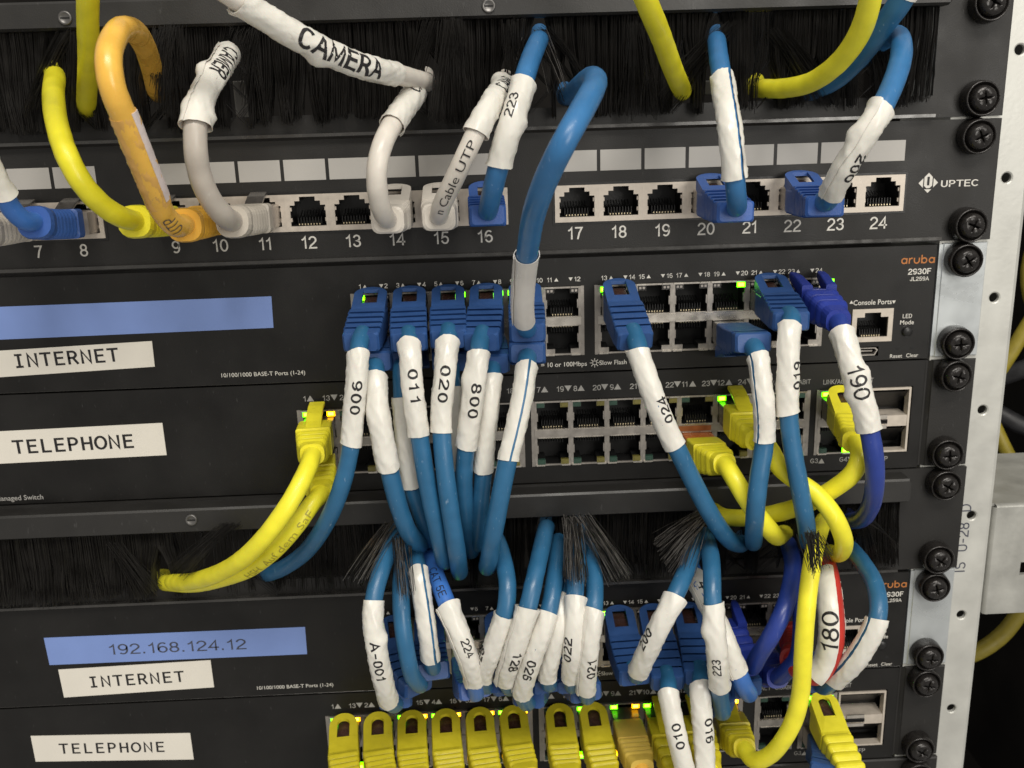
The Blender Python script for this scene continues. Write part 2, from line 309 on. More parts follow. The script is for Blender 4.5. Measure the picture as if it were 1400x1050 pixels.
br = thing('side_bracket', 'galvanised folded bracket with an oval slot bolted to the right of the rack post', 'bracket', (290, 4, -130))
m = M()
sl = (269.5, 288, -139.5, -133.5)
m.plate(258.5, 345, -157, -109, 3.4, 2, [(271, 290, -139.5, -133.8)])
for xx in (271, 290):
    s_ = -1 if xx < 280 else 1
m.loft([[(258.5, 3.4, z) for z in (-157, -109)], [(257.6, 3.9, z) for z in (-157, -109)], [(257.2, 5.5, z) for z in (-157, -109)], [(257.2, 60, z) for z in (-157, -109)]], closed=False, caps=False, sm=True)
m.loft([[(x, 3.4, -109) for x in (258.5, 345)], [(x, 3.9, -108.3) for x in (258.5, 345)], [(x, 5.4, -108) for x in (258.5, 345)]], closed=False, caps=False, sm=True)
m.build('front_plate', 'bracket', br)
m = M(); m.box(257.2, 345, 5.4, 62, -109.2, -108); m.build('top_plate', 'bracket', br)
m = M(); m.box(262, 345, 20, 22, -156, -110); m.build('back_plate', 'inside', br)

# ------------------------------------------------------------------ screws
def make_screw_mesh():
    m = M(); n = 48
    def star(r0, r1, h):
        out = []
        for k in range(n):
            a = 2*math.pi*k/n; q = abs(math.cos(2*a))**7
            r = r0+(r1-r0)*q; out.append((r*math.cos(a+0.5), -h, r*math.sin(a+0.5)))
        return out
    def circ(r, h): return [(r*math.cos(2*math.pi*k/n+0.5), -h, r*math.sin(2*math.pi*k/n+0.5)) for k in range(n)]
    m.loft([circ(4.55, 3.0), circ(4.6, 5.0), circ(4.2, 6.2), circ(3.5, 6.9), star(0.85, 2.9, 7.15), star(0.55, 2.3, 6.3), star(0.3, 0.9, 4.6), circ(0.2, 4.4)], sm=True, caps=False)
    return m
def make_washer_mesh():
    m = M(); n = 40
    pr = [(6.4, 0), (6.5, 1.2), (6.3, 3.2), (6.15, 4.9), (5.9, 5.3), (5.6, 5.3), (5.35, 4.9), (4.9, 4.0), (4.4, 3.6)]
    m.lathe((0, 0, 0), pr, n=n, cap=False); return m
_sm = make_screw_mesh().build('screw', 'screw'); _wm = make_washer_mesh().build('cup_washer', 'screw'); SCREW, WASH = _sm.data, _wm.data
bpy.data.objects.remove(_sm); bpy.data.objects.remove(_wm)
def screw(parent, x, z, y=1.0):
    s = place('screw', SCREW, parent, (x, y, z)); s.rotation_euler = (random.uniform(-.05, .05), random.uniform(0, 6), random.uniform(-.05, .05))
    w = place('cup_washer', WASH, s, (x, y, z)); return s
def slot_screw(parent, x, z, y):
    m = M(); m.lathe((x, y, z), [(2.3, 0), (2.3, 0.5), (1.9, 0.9), (1.5, 0.5), (0.2, 0.45)], n=20)
    m.build('slotted_screw', 'darkscrew', parent, (x, y, z)); m = M(); m.box(x-1.5, x+1.5, y-0.62, y-0.3, z-0.25, z+0.25); m.build('slot', 'dark', parent, (x, y, z))

# ------------------------------------------------------------------ brush panels
def bristle(m, pts, r, mi=0):
    """one bristle: three-sided tapering rod through pts"""
    rings = []
    for k, p_ in enumerate(pts):
        rr = r*(1 if k < len(pts)-1 else 0.7)
        rings.append([(p_[0]+rr*math.cos(a), p_[1]+rr*math.sin(a), p_[2]) for a in (0.5, 2.6, 4.7)])
    o = len(m.v)
    for q in rings: m.v += q
    for k in range(len(rings)-1):
        for i in range(3):
            j = (i+1) % 3; m.f.append([o+k*3+i, o+k*3+j, o+k*3+3+j, o+k*3+3+i]); m.mi.append(mi); m.sm.append(False)
def curtain(parent, x0, x1, ztop, zbot, defl, seed, gaps=(), n_per_mm=17):
    rnd = random.Random(seed); m = M(); x = x0
    N = int((x1-x0)*n_per_mm)
    for i in range(N):
        x = rnd.uniform(x0, x1)
        if any(a < x < b and rnd.random() < pr for a, b, pr in gaps): continue
        clump = math.floor(x/6.0+noise.noise(Vector((x*0.08, seed, 0)))*2.5)
        lean = noise.noise(Vector((clump*3.1, seed, 1.5)))*4.0+rnd.gauss(0, 0.35)+(rnd.gauss(0, 4) if rnd.random() < 0.015 else 0)
        L_ = ztop-zbot+noise.noise(Vector((clump*1.7, seed, 5)))*4.0+rnd.gauss(0, 0.6)
        yy = rnd.uniform(-5.5, -1.2) if rnd.random() < 0.6 else rnd.uniform(0.5, 4)
        pts = []
        for t in (0, 0.25, 0.5, 0.75, 1.0):
            z = ztop-L_*t; xx = x+lean*t*t+noise.noise(Vector((x*0.06, t*1.5, seed)))*2*t
            push = 0
            for (xc, zc, w) in defl:
                dd = xx-xc
                if abs(dd) < w:
                    ramp = max(0, min(1, (zc+13-z)/11)); want = 3.8+abs(dd)*(w-3.8)/w
                    if want > abs(dd): push += (want-abs(dd))*(1 if dd >= 0 else -1)*ramp
            pts.append((xx+push, yy-2.5*t*rnd.random(), z))
        bristle(m, pts, rnd.uniform(0.12, 0.21))
    return stuff(m.build('bristle_curtain', 'bristle', parent, (0, 0, ztop)))
def brush_panel(z0, label, defl, seed, scr, gaps=(), bar=(33.0, 43.0), sz=38.6):
    """z0 = top of the unit"""
    t = thing('brush_panel', label, 'brush panel', (0, 0, z0-44.45))
    zb = z0-44.45; s0, s1 = zb+8.0, zb+bar[0]+3
    m = M(); m.plate(-241.5, 242.5, zb+0.4, z0-0.4, 0, 1.6, [(-215.5, 216.5, s0, s1)]); m.build('panel_plate', 'panel', t)
    bx0, bx1, bz0, bz1 = -217, 217.5, zb+bar[0], zb+bar[1]
    m = M(); r = 1.6; sec = [(-1.5+0, bz0), (-7.5+0.6, bz0), (-8.2, bz0+0.8), (-8.2, bz1-0.8), (-7.6, bz1), (-0.02, bz1)]
    m.loft([[(x, y*k1, bz0+(z-bz0-4.4)*k2+4.4) for y, z in sec] for x, k1, k2 in ((bx0, .6, .7), (bx0+1, 1, 1), (bx1-1.2, 1, 1), (bx1-0.3, .95, .8), (bx1, .8, .55))], caps=True, closed=True)
    m.build('lip_bar', 'bar', t)
    m = M(); m.box(-216, 217, -2.6, -0.02, zb+0.6, zb+1.7); m.build('lower_flange', 'edge', t)
    if scr:
        for sx in scr: slot_screw(t, sx, zb+sz, -8.2)
    curtain(t, -214, 214.5, s1-2.5, s0-2.5, defl, seed, gaps)
    for hz in (6.35, 38.1): screw(t, 232.55, zb+hz, 0)
    return t
def tuft(parent, root, tips, n, seed, r=0.135, mt='bristle2', bend=0.25):
    """splayed bundle of bristles from around root towards the tip segment"""
    n = int(n*0.8); rnd = random.Random(seed); m = M(); A, B = Vector(tips[0]), Vector(tips[1]); R = Vector(root)
    for i in range(n):
        k = rnd.random(); tip = A.lerp(B, k)+Vector((rnd.gauss(0, 0.8), rnd.gauss(0, 1.6), rnd.gauss(0, 1.1))); q = R+Vector((rnd.gauss(0, 1.2)+(k-.5)*5, rnd.gauss(0, 1.0), rnd.gauss(0, 0.5)))
        ctl = q.lerp(tip, 0.5)+Vector((0, -2, 3))*bend*3
        pts = []
        for t in (0, 0.33, 0.66, 1): pts.append(tuple(q*(1-t)**2+ctl*2*t*(1-t)+tip*t*t))
        bristle(m, pts, rnd.uniform(r*0.7, r), 0 if rnd.random() < 0.55 else 1)
    return stuff(m.build('bristle_tuft', ['bristle', mt], parent, root))

# ------------------------------------------------------------------ sockets
def notch_ring(m, hw, z0, z1, y0, y1, bands, mi=0, dmi=1, deep=13):
    """face of a socket: bands = [(za, zb, halfwidth)] of the opening from bottom to top; walls go back into a dark cavity"""
    ba, bb = bands[0][0], bands[-1][1]
    m.box(-hw, hw, y0, y1, z0, ba, mi); m.box(-hw, hw, y0, y1, bb, z1, mi)
    for za, zb, w in bands:
        m.box(-hw, -w, y0, y1, za, zb, mi); m.box(w, hw, y0, y1, za, zb, mi)
    for k, (za, zb, w) in enumerate(bands):
        for sx in (-1, 1): m.add([(sx*(w+0.01), y1, za), (sx*(w+0.01), y1, zb), (sx*(w+0.01), deep, zb), (sx*(w+0.01), deep, za)], [(0, 1, 2, 3)], dmi)
        if k+1 < len(bands):
            w2 = bands[k+1][2]
            for sx in (-1, 1): m.add([(sx*w, y1, zb), (sx*w2, y1, zb), (sx*w2, deep, zb), (sx*w, deep, zb)], [(0, 1, 2, 3)], dmi)
    wb, wt = bands[0][2], bands[-1][2]
    m.add([(-wb, y1, ba), (wb, y1, ba), (wb, deep, ba), (-wb, deep, ba)], [(0, 1, 2, 3)], dmi)
    m.add([(-wt, y1, bb), (wt, y1, bb), (wt, deep, bb), (-wt, deep, bb)], [(0, 1, 2, 3)], dmi)
    m.add([(-hw, deep, z0), (hw, deep, z0), (hw, deep, z1), (-hw, deep, z1)], [(0, 1, 2, 3)], dmi)
def flipz(m):
    m.v = [(-x, y, -z) for x, y, z in m.v]; return m
def contacts(zb, w=4.2):
    m = M()
    for k in range(8):
        x = -w+2*w*(k+0.5)/8; m.box(x-0.17, x+0.17, 1.0, 1.5, zb, zb+0.5); m.add([(x-0.17, 1.5, zb+0.3), (x+0.17, 1.5, zb+0.3), (x+0.17, 9, zb+4.6), (x-0.17, 9, zb+4.6)], [(0, 1, 2, 3)], 1)
    for k in range(9):
        x = -w+2*w*k/8; m.box(x-0.12, x+0.12, 2.2, 10, zb+0.1, zb+2.6, 2)
    return m
def keep(m, mats, name):
    o = m.build(name, mats); d = o.data; bpy.data.objects.remove(o); return d
m = M(); notch_ring(m, 7.985, -6.6, 6.55, -0.7, 0.3, [(-4.75, 2.7, 6.35), (2.7, 4.2, 4.6), (4.2, 5.7, 2.8)])
for sx in (-1, 1):
    for z in (-3.2, 0.6): m.box(sx*6.35 if sx < 0 else 5.9, -5.9 if sx < 0 else 6.35, 0.0, 0.9, z, z+1.3, 0)
PJ = keep(m, ['shield', 'plastic'], 'socket'); PC = keep(contacts(-4.5), ['gold', 'plastic', 'plastic'], 'contacts')
def stacked(led):
    m = M(); notch_ring(m, 6.985, -6.52, 6.52, -0.5, 0.3, [(-4.7, 4.1, 6.05), (4.1, 5.9, 3.0)], deep=12)
    for sx in (-1, 1):   # spring fingers at the sides and the folded top tabs
        m.box(min(sx*6.05, sx*5.6), max(sx*6.05, sx*5.6), -0.2, 1.2, -1.6, 1.6, 0)
        m.box(min(sx*6.6, sx*3.2), max(sx*6.6, sx*3.2), -0.95, -0.5, 6.0, 6.6, 2)
    m.box(-5.6, 5.6, -0.85, 0.0, -5.1, -4.75, 2)
    return m
SJ = keep(stacked(0), ['steel', 'plastic', 'bright'], 'socket'); SJF = keep(flipz(stacked(0)), ['steel', 'plastic', 'bright'], 'socket')
SC = keep(contacts(-4.5, 4.0), ['gold', 'plastic', 'plastic'], 'contacts'); SCF = keep(flipz(contacts(-4.5, 4.0)), ['gold', 'plastic', 'plastic'], 'contacts')
def led_mesh(kind):
    m = M()
    if kind == 'dots':
        m.box(-1.5, 1.5, -0.62, 1.0, -0.85, 0.85, 0)
        for x in (-0.65, 0.65): m.box(x-0.42, x+0.42, -0.75, -0.6, -0.4, 0.45, 1)
    else:
        m.box(-1.5, 1.5, -0.75, 1.0, -0.95, 0.95, 0); m.box(-1.0, 1.0, -0.9, -0.7, -0.55, 0.6, 1)
    return m
LED = {'dots': keep(led_mesh('dots'), ['plastic', 'ledoff'], 'led'), 'g': keep(led_mesh('x'), ['green', 'greenhot'], 'led'), 'a': keep(led_mesh('x'), ['amber', 'amberhot'], 'led'),
       'oy': keep(led_mesh('x'), ['ledoffy', 'ledoffy'], 'led'), 'og': keep(led_mesh('x'), ['ledoffg', 'ledoffg'], 'led')}
def socket(parent, x, z, up, kind, leds=None, y=0):
    if kind == 'patch': s = place('port_socket', PJ, parent, (x, y, z)); place('contact_pins', PC, s, (x, y, z))
    else:
        s = place('port_socket', SJ if up > 0 else SJF, parent, (x, y, z)); place('contact_pins', SC if up > 0 else SCF, s, (x, y, z))
        if leds:
            for sx, k in zip((-1, 1), leds):
                if k: place('led', LED[k], s, (x+sx*4.55, y, z+up*5.0))
    return s

# ------------------------------------------------------------------ 24-port patch panel
def PX(n): return (n-12.5)*15.97 if 9 <= n <= 16 else (88.9+(n-17)*15.97 if n >= 17 else -88.9-(8-n)*15.97)
pp = thing('patch_bay', 'black 24 port patch panel with nickel socket strips, grey label fields, large white numbers', 'patch panel', (0, 0, 0))
m = M(); m.plate(-241.5, 242.5, 0.5, 44.0, 0, 1.6, [(PX(a)-8.0, PX(a+7)+8.0, 12.15, 25.3) for a in (1, 9, 17)]); m.build('panel_plate', 'panel', pp)
m = M(); m.box(-225, 224, -0.9, -0.02, 0.9, 2.1); m.build('lower_lip', 'edge', pp)
for n in range(5, 25):
    socket(pp, PX(n), 18.72, 1, 'patch')
    if n > 5: flat_text(pp, str(n), PX(n)-0.6, 8.0, 4.6, 'ink', 'port_number', weight=0.012, width=0.95)
    m = M(); m.box(PX(n)-7.35, PX(n)+7.35, -0.12, -0.02, 30.1, 37.4); m.build('label_field', 'strip', pp, (PX(n), 0, 34))
for a in (1, 9, 17):
    m = M()
    for (x0, x1, z0, z1) in ((PX(a)-8.9, PX(a+7)+8.9, 11.3, 12.1), (PX(a)-8.9, PX(a+7)+8.9, 25.35, 26.1), (PX(a)-8.9, PX(a)-8.02, 12.1, 25.35), (PX(a+7)+8.02, PX(a+7)+8.9, 12.1, 25.35)): m.box(x0, x1, -0.25, -0.01, z0, z1)
    m.build('socket_bezel', 'plastic', pp, (PX(a), 0, 18))
q = P(1269, 250); q2 = P(1312, 250)
flat_text(pp, 'UPTEC', q2.x, q2.z-0.1, 2.5, 'ink', 'maker_name', weight=0.02, width=1.42)
m = M(); cx, cz = q.x, q.z
for poly in ([(-3.6, 0), (-1.9, 1.7), (-1.9, -1.7)], [(3.6, 0), (1.9, -1.7), (1.9, 1.7)], [(-1.5, 2.1), (0, 3.6), (1.5, 2.1), (1.5, -1.0), (0.55, -1.9), (-0.55, -1.9), (-1.5, -1.0)], [(-1.3, -2.3), (0, -3.6), (1.3, -2.3), (0.6, -2.3), (-0.6, -2.3)]):
    m.add([(cx+a, -0.06, cz+b) for a, b in poly], [tuple(range(len(poly)))])
for poly in ([(-0.45, 2.2), (0.45, 2.2), (0.45, -0.9), (-0.45, -0.9)],): m.add([(cx+a, -0.075, cz+b) for a, b in poly], [tuple(range(len(poly)))], 1)
m.build('emblem', ['ink', 'panel'], pp, (cx, -0.06, cz))
for hz in (6.35, 38.1): screw(pp, 232.55, hz, 0)

# ------------------------------------------------------------------ switches
ARX = [13.1+k*13.97 for k in range(6)]+[103.3+k*13.97 for k in range(6)]
TLX = [-10.4+k*13.97 for k in range(6)]+[78.5+k*13.97 for k in range(6)]
ZT, ZB = -18.02, -31.06; TZT, TZB = -62.0, -75.04          # row centres (first pair of switches)
def letters_aruba(parent, x, z, h):
    """the word aruba in round single-stroke letters, x = left edge, h = letter height"""
    m = M(); w = h*0.2; R = h*0.5-w/2
    def arc(cx, cz, a0, a1, k=12, r=R): return [(cx+r*math.cos(math.radians(a0+(a1-a0)*i/k)), cz+r*math.sin(math.radians(a0+(a1-a0)*i/k))) for i in range(k+1)]
    c = x+h/2
    def a_(c): ribbon(m, arc(c, z, 0, 360), w); ribbon(m, [(c+R, z+R), (c+R, z-R)], w, -0.085)
    a_(c); c += h*1.05; ribbon(m, [(c-R*0.6, z-R), (c-R*0.6, z+R)], w); ribbon(m, arc(c+R*0.4, z, 180, 80, 8), w, -0.085)
    c += h*0.95; ribbon(m, [(c-R, z+R), (c-R, z)]+arc(c, z, 180, 360)+[(c+R, z+R)], w)
    c += h*1.2; ribbon(m, arc(c, z, 0, 360), w); ribbon(m, [(c-R, z+R*2.1), (c-R, z-R)], w, -0.085)
    c += h*1.2; a_(c); return m.build('maker_name', 'orange_ink', parent, (x, 0, z))
def aruba(dz, label, lit, ear_label):
    t = thing('network_switch', label, 'network switch', (0, 0, dz-44.45))
    X0, X1 = -219, 222.9
    holes = [(ARX[0]-8.3, ARX[5]+8.2, -37.85, -11.3), (ARX[6]-8.3, ARX[11]+8.2, -37.85, -11.3), (192.6, 208.2, -36.9, -24.2), (195.2, 203.6, -42.6, -38.9)]
    m = M(); m.plate(X0, X1, -44.1, -0.9, 0, 9, holes); m.v = [(a, b, c+dz) for a, b, c in m.v]; m.build('front_face', 'face', t)
    for (hx0, hx1, hz0, hz1) in holes:
        m = M(); m.add([(hx0-.01, 8.9, hz0+dz), (hx1, 8.9, hz0+dz), (hx1, 8.9, hz1+dz), (hx0, 8.9, hz1+dz)], [(0, 1, 2, 3)]); m.build('cavity', 'dark', t, (hx0, 8, hz0+dz))
    m = M(); m.cbox(X0, X1, 0.0, 1.2, dz-44.35, dz-44.1, 0.1); m.build('lower_edge', 'edge', t)
    for b in (0, 6):
        a0, a1 = ARX[b]-8.25, ARX[b+5]+8.15
        for q0, q1 in ((a0, ARX[b]-7.0), (ARX[b+5]+7.0, a1)): m = M(); m.box(q0, q1, -0.4, 3, -37.8+dz, -11.35+dz); m.build('frame_strip', 'steel', t, (q0, 0, dz-25))
        m = M(); m.box(ARX[b]-6.99, ARX[b+5]+6.99, -0.72, 0, -26.0+dz, -23.1+dz); m.build('centre_strip', 'bright', t, (a0, 0, dz-24))
    for k in range(12):
        L_ = [('g' if (k, sx) in lit else 'dots') for sx in (0, 1)]
        socket(t, ARX[k], ZT+dz, 1, 's', L_, y=0.05); socket(t, ARX[k], ZB+dz, -1, 's', None, y=0.05)
        zt = -8.85+dz
        flat_text(t, str(2*k+1), ARX[k]-4.6, zt, 1.75, weight=0.012, name='port_number'); arrow(t, ARX[k]-4.6+1.1+0.75*len(str(2*k+1)), zt, 1.3, 1)
        arrow(t, ARX[k]+3.3, zt, 1.3, -1); flat_text(t, str(2*k+2), ARX[k]+3.3+0.9+0.8*len(str(2*k+2)), zt, 1.75, weight=0.012, name='port_number')
    if (12, 0) in lit: place('led', LED['g'], t, (ARX[11]+10.2, 0.5, dz-13.2))
    def T(s, u, v, h, **k): p_ = P(u, v); return flat_text(t, s, p_.x, p_.z+dz, h, **k)
    T('10/100/1000 BASE-T Ports (1-24)', 360, 511, 1.6, weight=0.002, width=1.02)
    T('= Link / ACT', 640, 502, 1.7, weight=0.012, width=0.9)
    T('= 10 or 100Mbps', 771, 498, 1.75, weight=0.012); T('Slow Flash =', 842, 495, 1.75, weight=0.012)
    p_ = P(813, 496); m = M()
    for a in range(8):
        c_, s_ = math.cos(a*math.pi/4), math.sin(a*math.pi/4); ribbon(m, [(p_.x+1.0*c_, p_.z+dz+1.0*s_), (p_.x+1.75*c_, p_.z+dz+1.75*s_)], 0.25)
    sq = [(p_.x+a, p_.z+dz+b) for a, b in ((-.7, -.7), (.7, -.7), (.7, .7), (-.7, .7), (-.7, -.7))]; ribbon(m, sq, 0.22); m.build('flash_symbol', 'ink', t, (p_.x, 0, p_.z+dz))
    p_ = P(1232, 357); letters_aruba(t, p_.x, p_.z+dz, 2.35)
    T('2930F', 1257, 371, 2.3, weight=0.03, name='model_number'); T('JL259A', 1257, 381, 1.6, weight=0.02, name='model_number')
    T('Console Ports', 1193, 413, 1.9, weight=0.012, width=0.93)
    for u, d in ((1164, 1), (1222, -1)): p_ = P(u, 413); arrow(t, p_.x, p_.z+dz, 1.2, d)
    T('LED', 1240.5, 432, 1.65, weight=0.012); T('Mode', 1240, 440.5, 1.65, weight=0.012); T('Reset', 1225, 486.5, 1.5, weight=0.003); T('Clear', 1247, 485.5, 1.5, weight=0.003)
    # console socket, its latch notch to the upper side
    m = M(); notch_ring(m, 7.8, -6.35, 6.35, -0.4, 0.4, [(-4.5, 3.2, 6.0), (3.2, 4.9, 3.1)], deep=8.7)
    m.v = [(a+200.4, b, c-30.55+dz) for a, b, c in m.v]; s = m.build('console_socket', ['shield', 'plastic'], t, (200.4, 0, dz-30.55))
    m = contacts(-4.4, 3.8); m.v = [(a+200.4, b*0.8, c-30.55+dz) for a, b, c in m.v]; m.build('contact_pins', ['gold', 'plastic', 'plastic'], s, (200.4, 0, dz-30.55))
    m = M(); ux, uz = 199.4, -40.75+dz
    oc = lambda w, h, y: [(ux+a*w, y, uz+b*h) for a, b in ((-1, .4), (-.75, 1), (.75, 1), (1, .4), (.7, -1), (-.7, -1))]
    m.loft([oc(3.9, 1.55, -0.25), oc(3.4, 1.15, -0.25), oc(3.3, 1.05, 4)], caps=False); m.add([(ux-2.2, 1, uz-.3), (ux+2.2, 1, uz-.3), (ux+2.2, 1, uz+.3), (ux-2.2, 1, uz+.3)], [(0, 1, 2, 3)]); m.build('usb_socket', 'steel', t, (ux, 0, uz))
    p_ = P(1239.5, 453); m = M(); m.lathe((p_.x, 0.5, p_.z+dz), [(2.3, 0.52), (2.2, 0.6), (2.0, 0.2), (1.9, 0.2), (1.85, 1.5), (1.6, 1.8), (0.1, 1.85)], n=24, cap=False); m.build('mode_button', 'plastic', t, p_+Vector((0, 0, dz)))
    for u, v in ((1227, 475.5), (1247, 474.8)):
        p_ = P(u, v); m = M(); m.lathe((p_.x, 0, p_.z+dz), [(0.85, 0.05), (0.8, 0.06), (0.01, 0.05)], n=14, cap=False); m.build('reset_hole', 'dark', t, p_+Vector((0, 0, dz)))
    m = M(); m.cbox(225.6, 242.3, 0.6, 1.55, dz-44.0, dz-0.5, 0.3); m.loft([[(225.6, y, z) for z in (dz-44, dz-.5)] for y in (1.5, 30)], closed=False, caps=False)
    m.box(224.2, 225.6, 0.9, 20, dz-43.6, dz-0.9)
    e = m.build('mounting_ear', 'ear', t, (232, 0, dz-22)); e['label'] = ear_label
    for hz in (-6.35, -38.1): screw(t, 232.55, dz+hz, 0.6)
    return t
SW1 = aruba(0, 'upper slim black switch directly under the numbered patch panel, with a silver ear', {(0, 0), (2, 1), (3, 1), (4, 0), (4, 1), (6, 0), (9, 1), (12, 0)}, 'silver zinc plated mounting ear')
SW3 = aruba(-133.35, 'lower slim black switch below the lower brush panel, orange maker name partly hidden', {(1, 1), (3, 1), (6, 0), (2, 0)}, 'silver zinc plated mounting ear')
def tel(dz, label, ltop, lbot):
    t = thing('telephone_switch', label, 'network switch', (0, 0, dz-88.9))
    holes = [(TLX[0]-8.3, TLX[5]+8.2, -81.85, -55.2), (TLX[6]-8.3, TLX[11]+8.2, -81.85, -55.2), (161.6, 178.3, -81.85, -55.2), (180.6, 218.2, -81.85, -55.2)]
    m = M(); m.plate(-219, 222.4, -88.6, -45.0, 0, 9, holes); m.v = [(a, b, c+dz) for a, b, c in m.v]; m.build('front_face', 'face', t)
    for (hx0, hx1, hz0, hz1) in holes:
        m = M(); m.add([(hx0, 8.9, hz0+dz), (hx1, 8.9, hz0+dz), (hx1, 8.9, hz1+dz), (hx0, 8.9, hz1+dz)], [(0, 1, 2, 3)]); m.build('cavity', 'dark', t, (hx0, 8, hz0+dz))
    for (a0, a1, b0, b1) in ((TLX[0]-7.0, TLX[5]+7.0, TLX[0]-8.25, TLX[5]+8.15), (TLX[6]-7.0, TLX[11]+7.0, TLX[6]-8.25, TLX[11]+8.15), (163.0, 176.98, 161.65, 178.25), (181.7, 195.7, 180.7, 196.6)):
        for q0, q1 in ((b0, a0), (a1, b1)): m = M(); m.box(q0, q1, -0.4, 3, -81.8+dz, -55.25+dz); m.build('frame_strip', 'steel', t, (q0, 0, dz-68))
        m = M(); m.box(a0, a1, -0.7, 0, -70.0+dz, -67.1+dz); m.build('centre_strip', 'steel', t, (a0, 0, dz-68))
    for k in range(12):
        L_ = [ltop.get((k, 0), 'og'), ltop.get((k, 1), 'oy')]; socket(t, TLX[k], TZT+dz, 1, 's', L_, y=0.05)
        socket(t, TLX[k], TZB+dz, -1, 's', [lbot.get((k, 0), 'og'), lbot.get((k, 1), 'oy')], y=0.05)
        z = -50.9+dz; x = TLX[k]
        flat_text(t, str(k+1), x-5.0, z, 2.2, 'inkg', weight=0.015, name='port_number'); arrow(t, x-5.0+1.3+0.9*len(str(k+1)), z+0.1, 2.3, 1, 'inkg')
        flat_text(t, str(k+13), x+3.2, z, 2.2, 'inkg', weight=0.015, name='port_number'); arrow(t, x+6.2, z+0.1, 2.3, -1, 'inkg')
    for x, g in ((169.99, 0), (188.7, 1)):
        socket(t, x, TZT+dz, 1, 's', ['g', 'g'] if g else ['og', 'og'], y=0.05); socket(t, x, TZB+dz, -1, 's', ['og', 'og' if not g else 'g'], y=0.05)
    def T(s, u, v, h, **k): p_ = P(u, v); return flat_text(t, s, p_.x, p_.z+dz, h, **k)
    T('LINK/ACT  GIGABIT', 1160, 521, 1.9, ink='inkg', width=0.92); T('LINK/ACT  GIGABIT', 1074, 523, 1.9, ink='inkg', width=0.92)
    T('G3', 1113, 630, 2.0, ink='inkg', weight=0.01); p_ = P(1123, 630); arrow(t, p_.x, p_.z+dz, 2.1, 1, 'inkg'); T('G4', 1153, 628, 2.0, ink='inkg', weight=0.01); p_ = P(1163, 628); arrow(t, p_.x, p_.z+dz, 2.1, -1, 'inkg')
    T('SFP', 1206, 627, 2.0, ink='inkg', weight=0.01); T('PoE', 466, 654, 1.8, ink='inkg')
    T('Managed Switch', 59, 679, 2.0, ink='inkg', align=1, weight=0.01)
    # two SFP cages one above the other
    m = M(); X0, X1 = 197.2, 217.4
    for (x0, x1, z0, z1) in ((X0, X1, -56.2, -55.4), (X0, X1, -81.6, -80.8), (X0, X0+0.8, -80.8, -56.2), (X1-0.8, X1, -80.8, -56.2)): m.box(x0, x1, -0.7, 3, z0+dz, z1+dz)
    m.box(X0+0.8, X1-0.8, -0.5, 8, -71.0+dz, -66.6+dz); c = m.build('sfp_cage', 'shield', t, (207, 0, dz-68))
    for z0, z1 in ((-66.6, -56.2), (-80.8, -71.0)):
        m = M(); m.box(X0+0.85, X1-0.85, 8.0, 8.4, z0+dz, z1+dz, 0)
        m.add([(X0+0.9, 0.3, z1-1.0+dz), (X1-0.9, 0.3, z1-1.0+dz), (X1-1.2, 7.9, z0+1+dz), (X0+1.2, 7.9, z0+1+dz)], [(0, 1, 2, 3)], 1)
        m.build('sfp_flap', ['dark', 'plastic'], c, (207, 0, z0+dz))
    for z, hh in ((-66.9, 1), (-70.9, -1)):
        m = M(); m.box(201, 208.5, -1.2, -0.52, z-0.75+dz, z+0.75+dz, 0); m.box(200.7, 208.8, -0.95, -0.5, z-hh*1.7-0.55+dz, z-hh*1.7+0.45+dz, 1); m.build('latch_tab', ['bright', 'dark'], c, (205, 0, z+dz))
    m = M(); m.cbox(225.2, 242.3, 0.5, 1.55, dz-88.5, dz-45.3, 0.5); m.box(223.2, 225.2, 1.5, 30, dz-88.3, dz-45.6); m.loft([[(225.2, 0.6, z) for z in (dz-88.3, dz-45.6)], [(223.8, 1.6, z) for z in (dz-88.3, dz-45.6)]], closed=False, caps=False)
    m.build('mounting_ear', 'panel', t, (232, 0, dz-67))
    for hz in (-50.8, -82.55): screw(t, 232.55, dz+hz, 0.5)
    return t
SW2 = tel(0, 'upper telephone switch with mostly empty ports, two yellow cables at its left end', {(0, 0): 'g', (0, 1): 'a', (11, 0): 'g'}, {(0, 1): 'a'})
m = M(); m.box(TLX[9]+5.5, TLX[11]-8.5, -0.86, -0.71, -69.6, -67.5); m.build('orange_tape', 'copper', SW2, (128, 0, -68.5))  # painted reflection of the yellow boot, laid over the centre strip
SW4 = tel(-133.35, 'bottom telephone switch whose top ports are filled by a row of yellow boots', {(0, 0): 'g', (0, 1): 'a', (2, 0): 'g', (2, 1): 'a', (3, 0): 'g', (3, 1): 'a', (4, 1): 'a', (5, 0): 'g', (5, 1): 'a', (7, 0): 'g', (8, 0): 'g', (8, 1): 'a', (9, 0): 'g', (11, 1): 'a'},
          {(0, 1): 'g', (3, 1): 'a', (4, 1): 'a', (7, 0): 'g', (8, 0): 'a'})
bl = thing('blank_panel', 'plain black panel below the bottom telephone switch, only its ear in view', 'rack panel', (0, 0, -266.7))
m = M(); m.cbox(-241.5, 242.5, -0.5, 1.5, -266.4, -222.8, 0.6); m.build('panel_plate', 'panel', bl); screw(bl, 232.55, -228.6, -0.5)

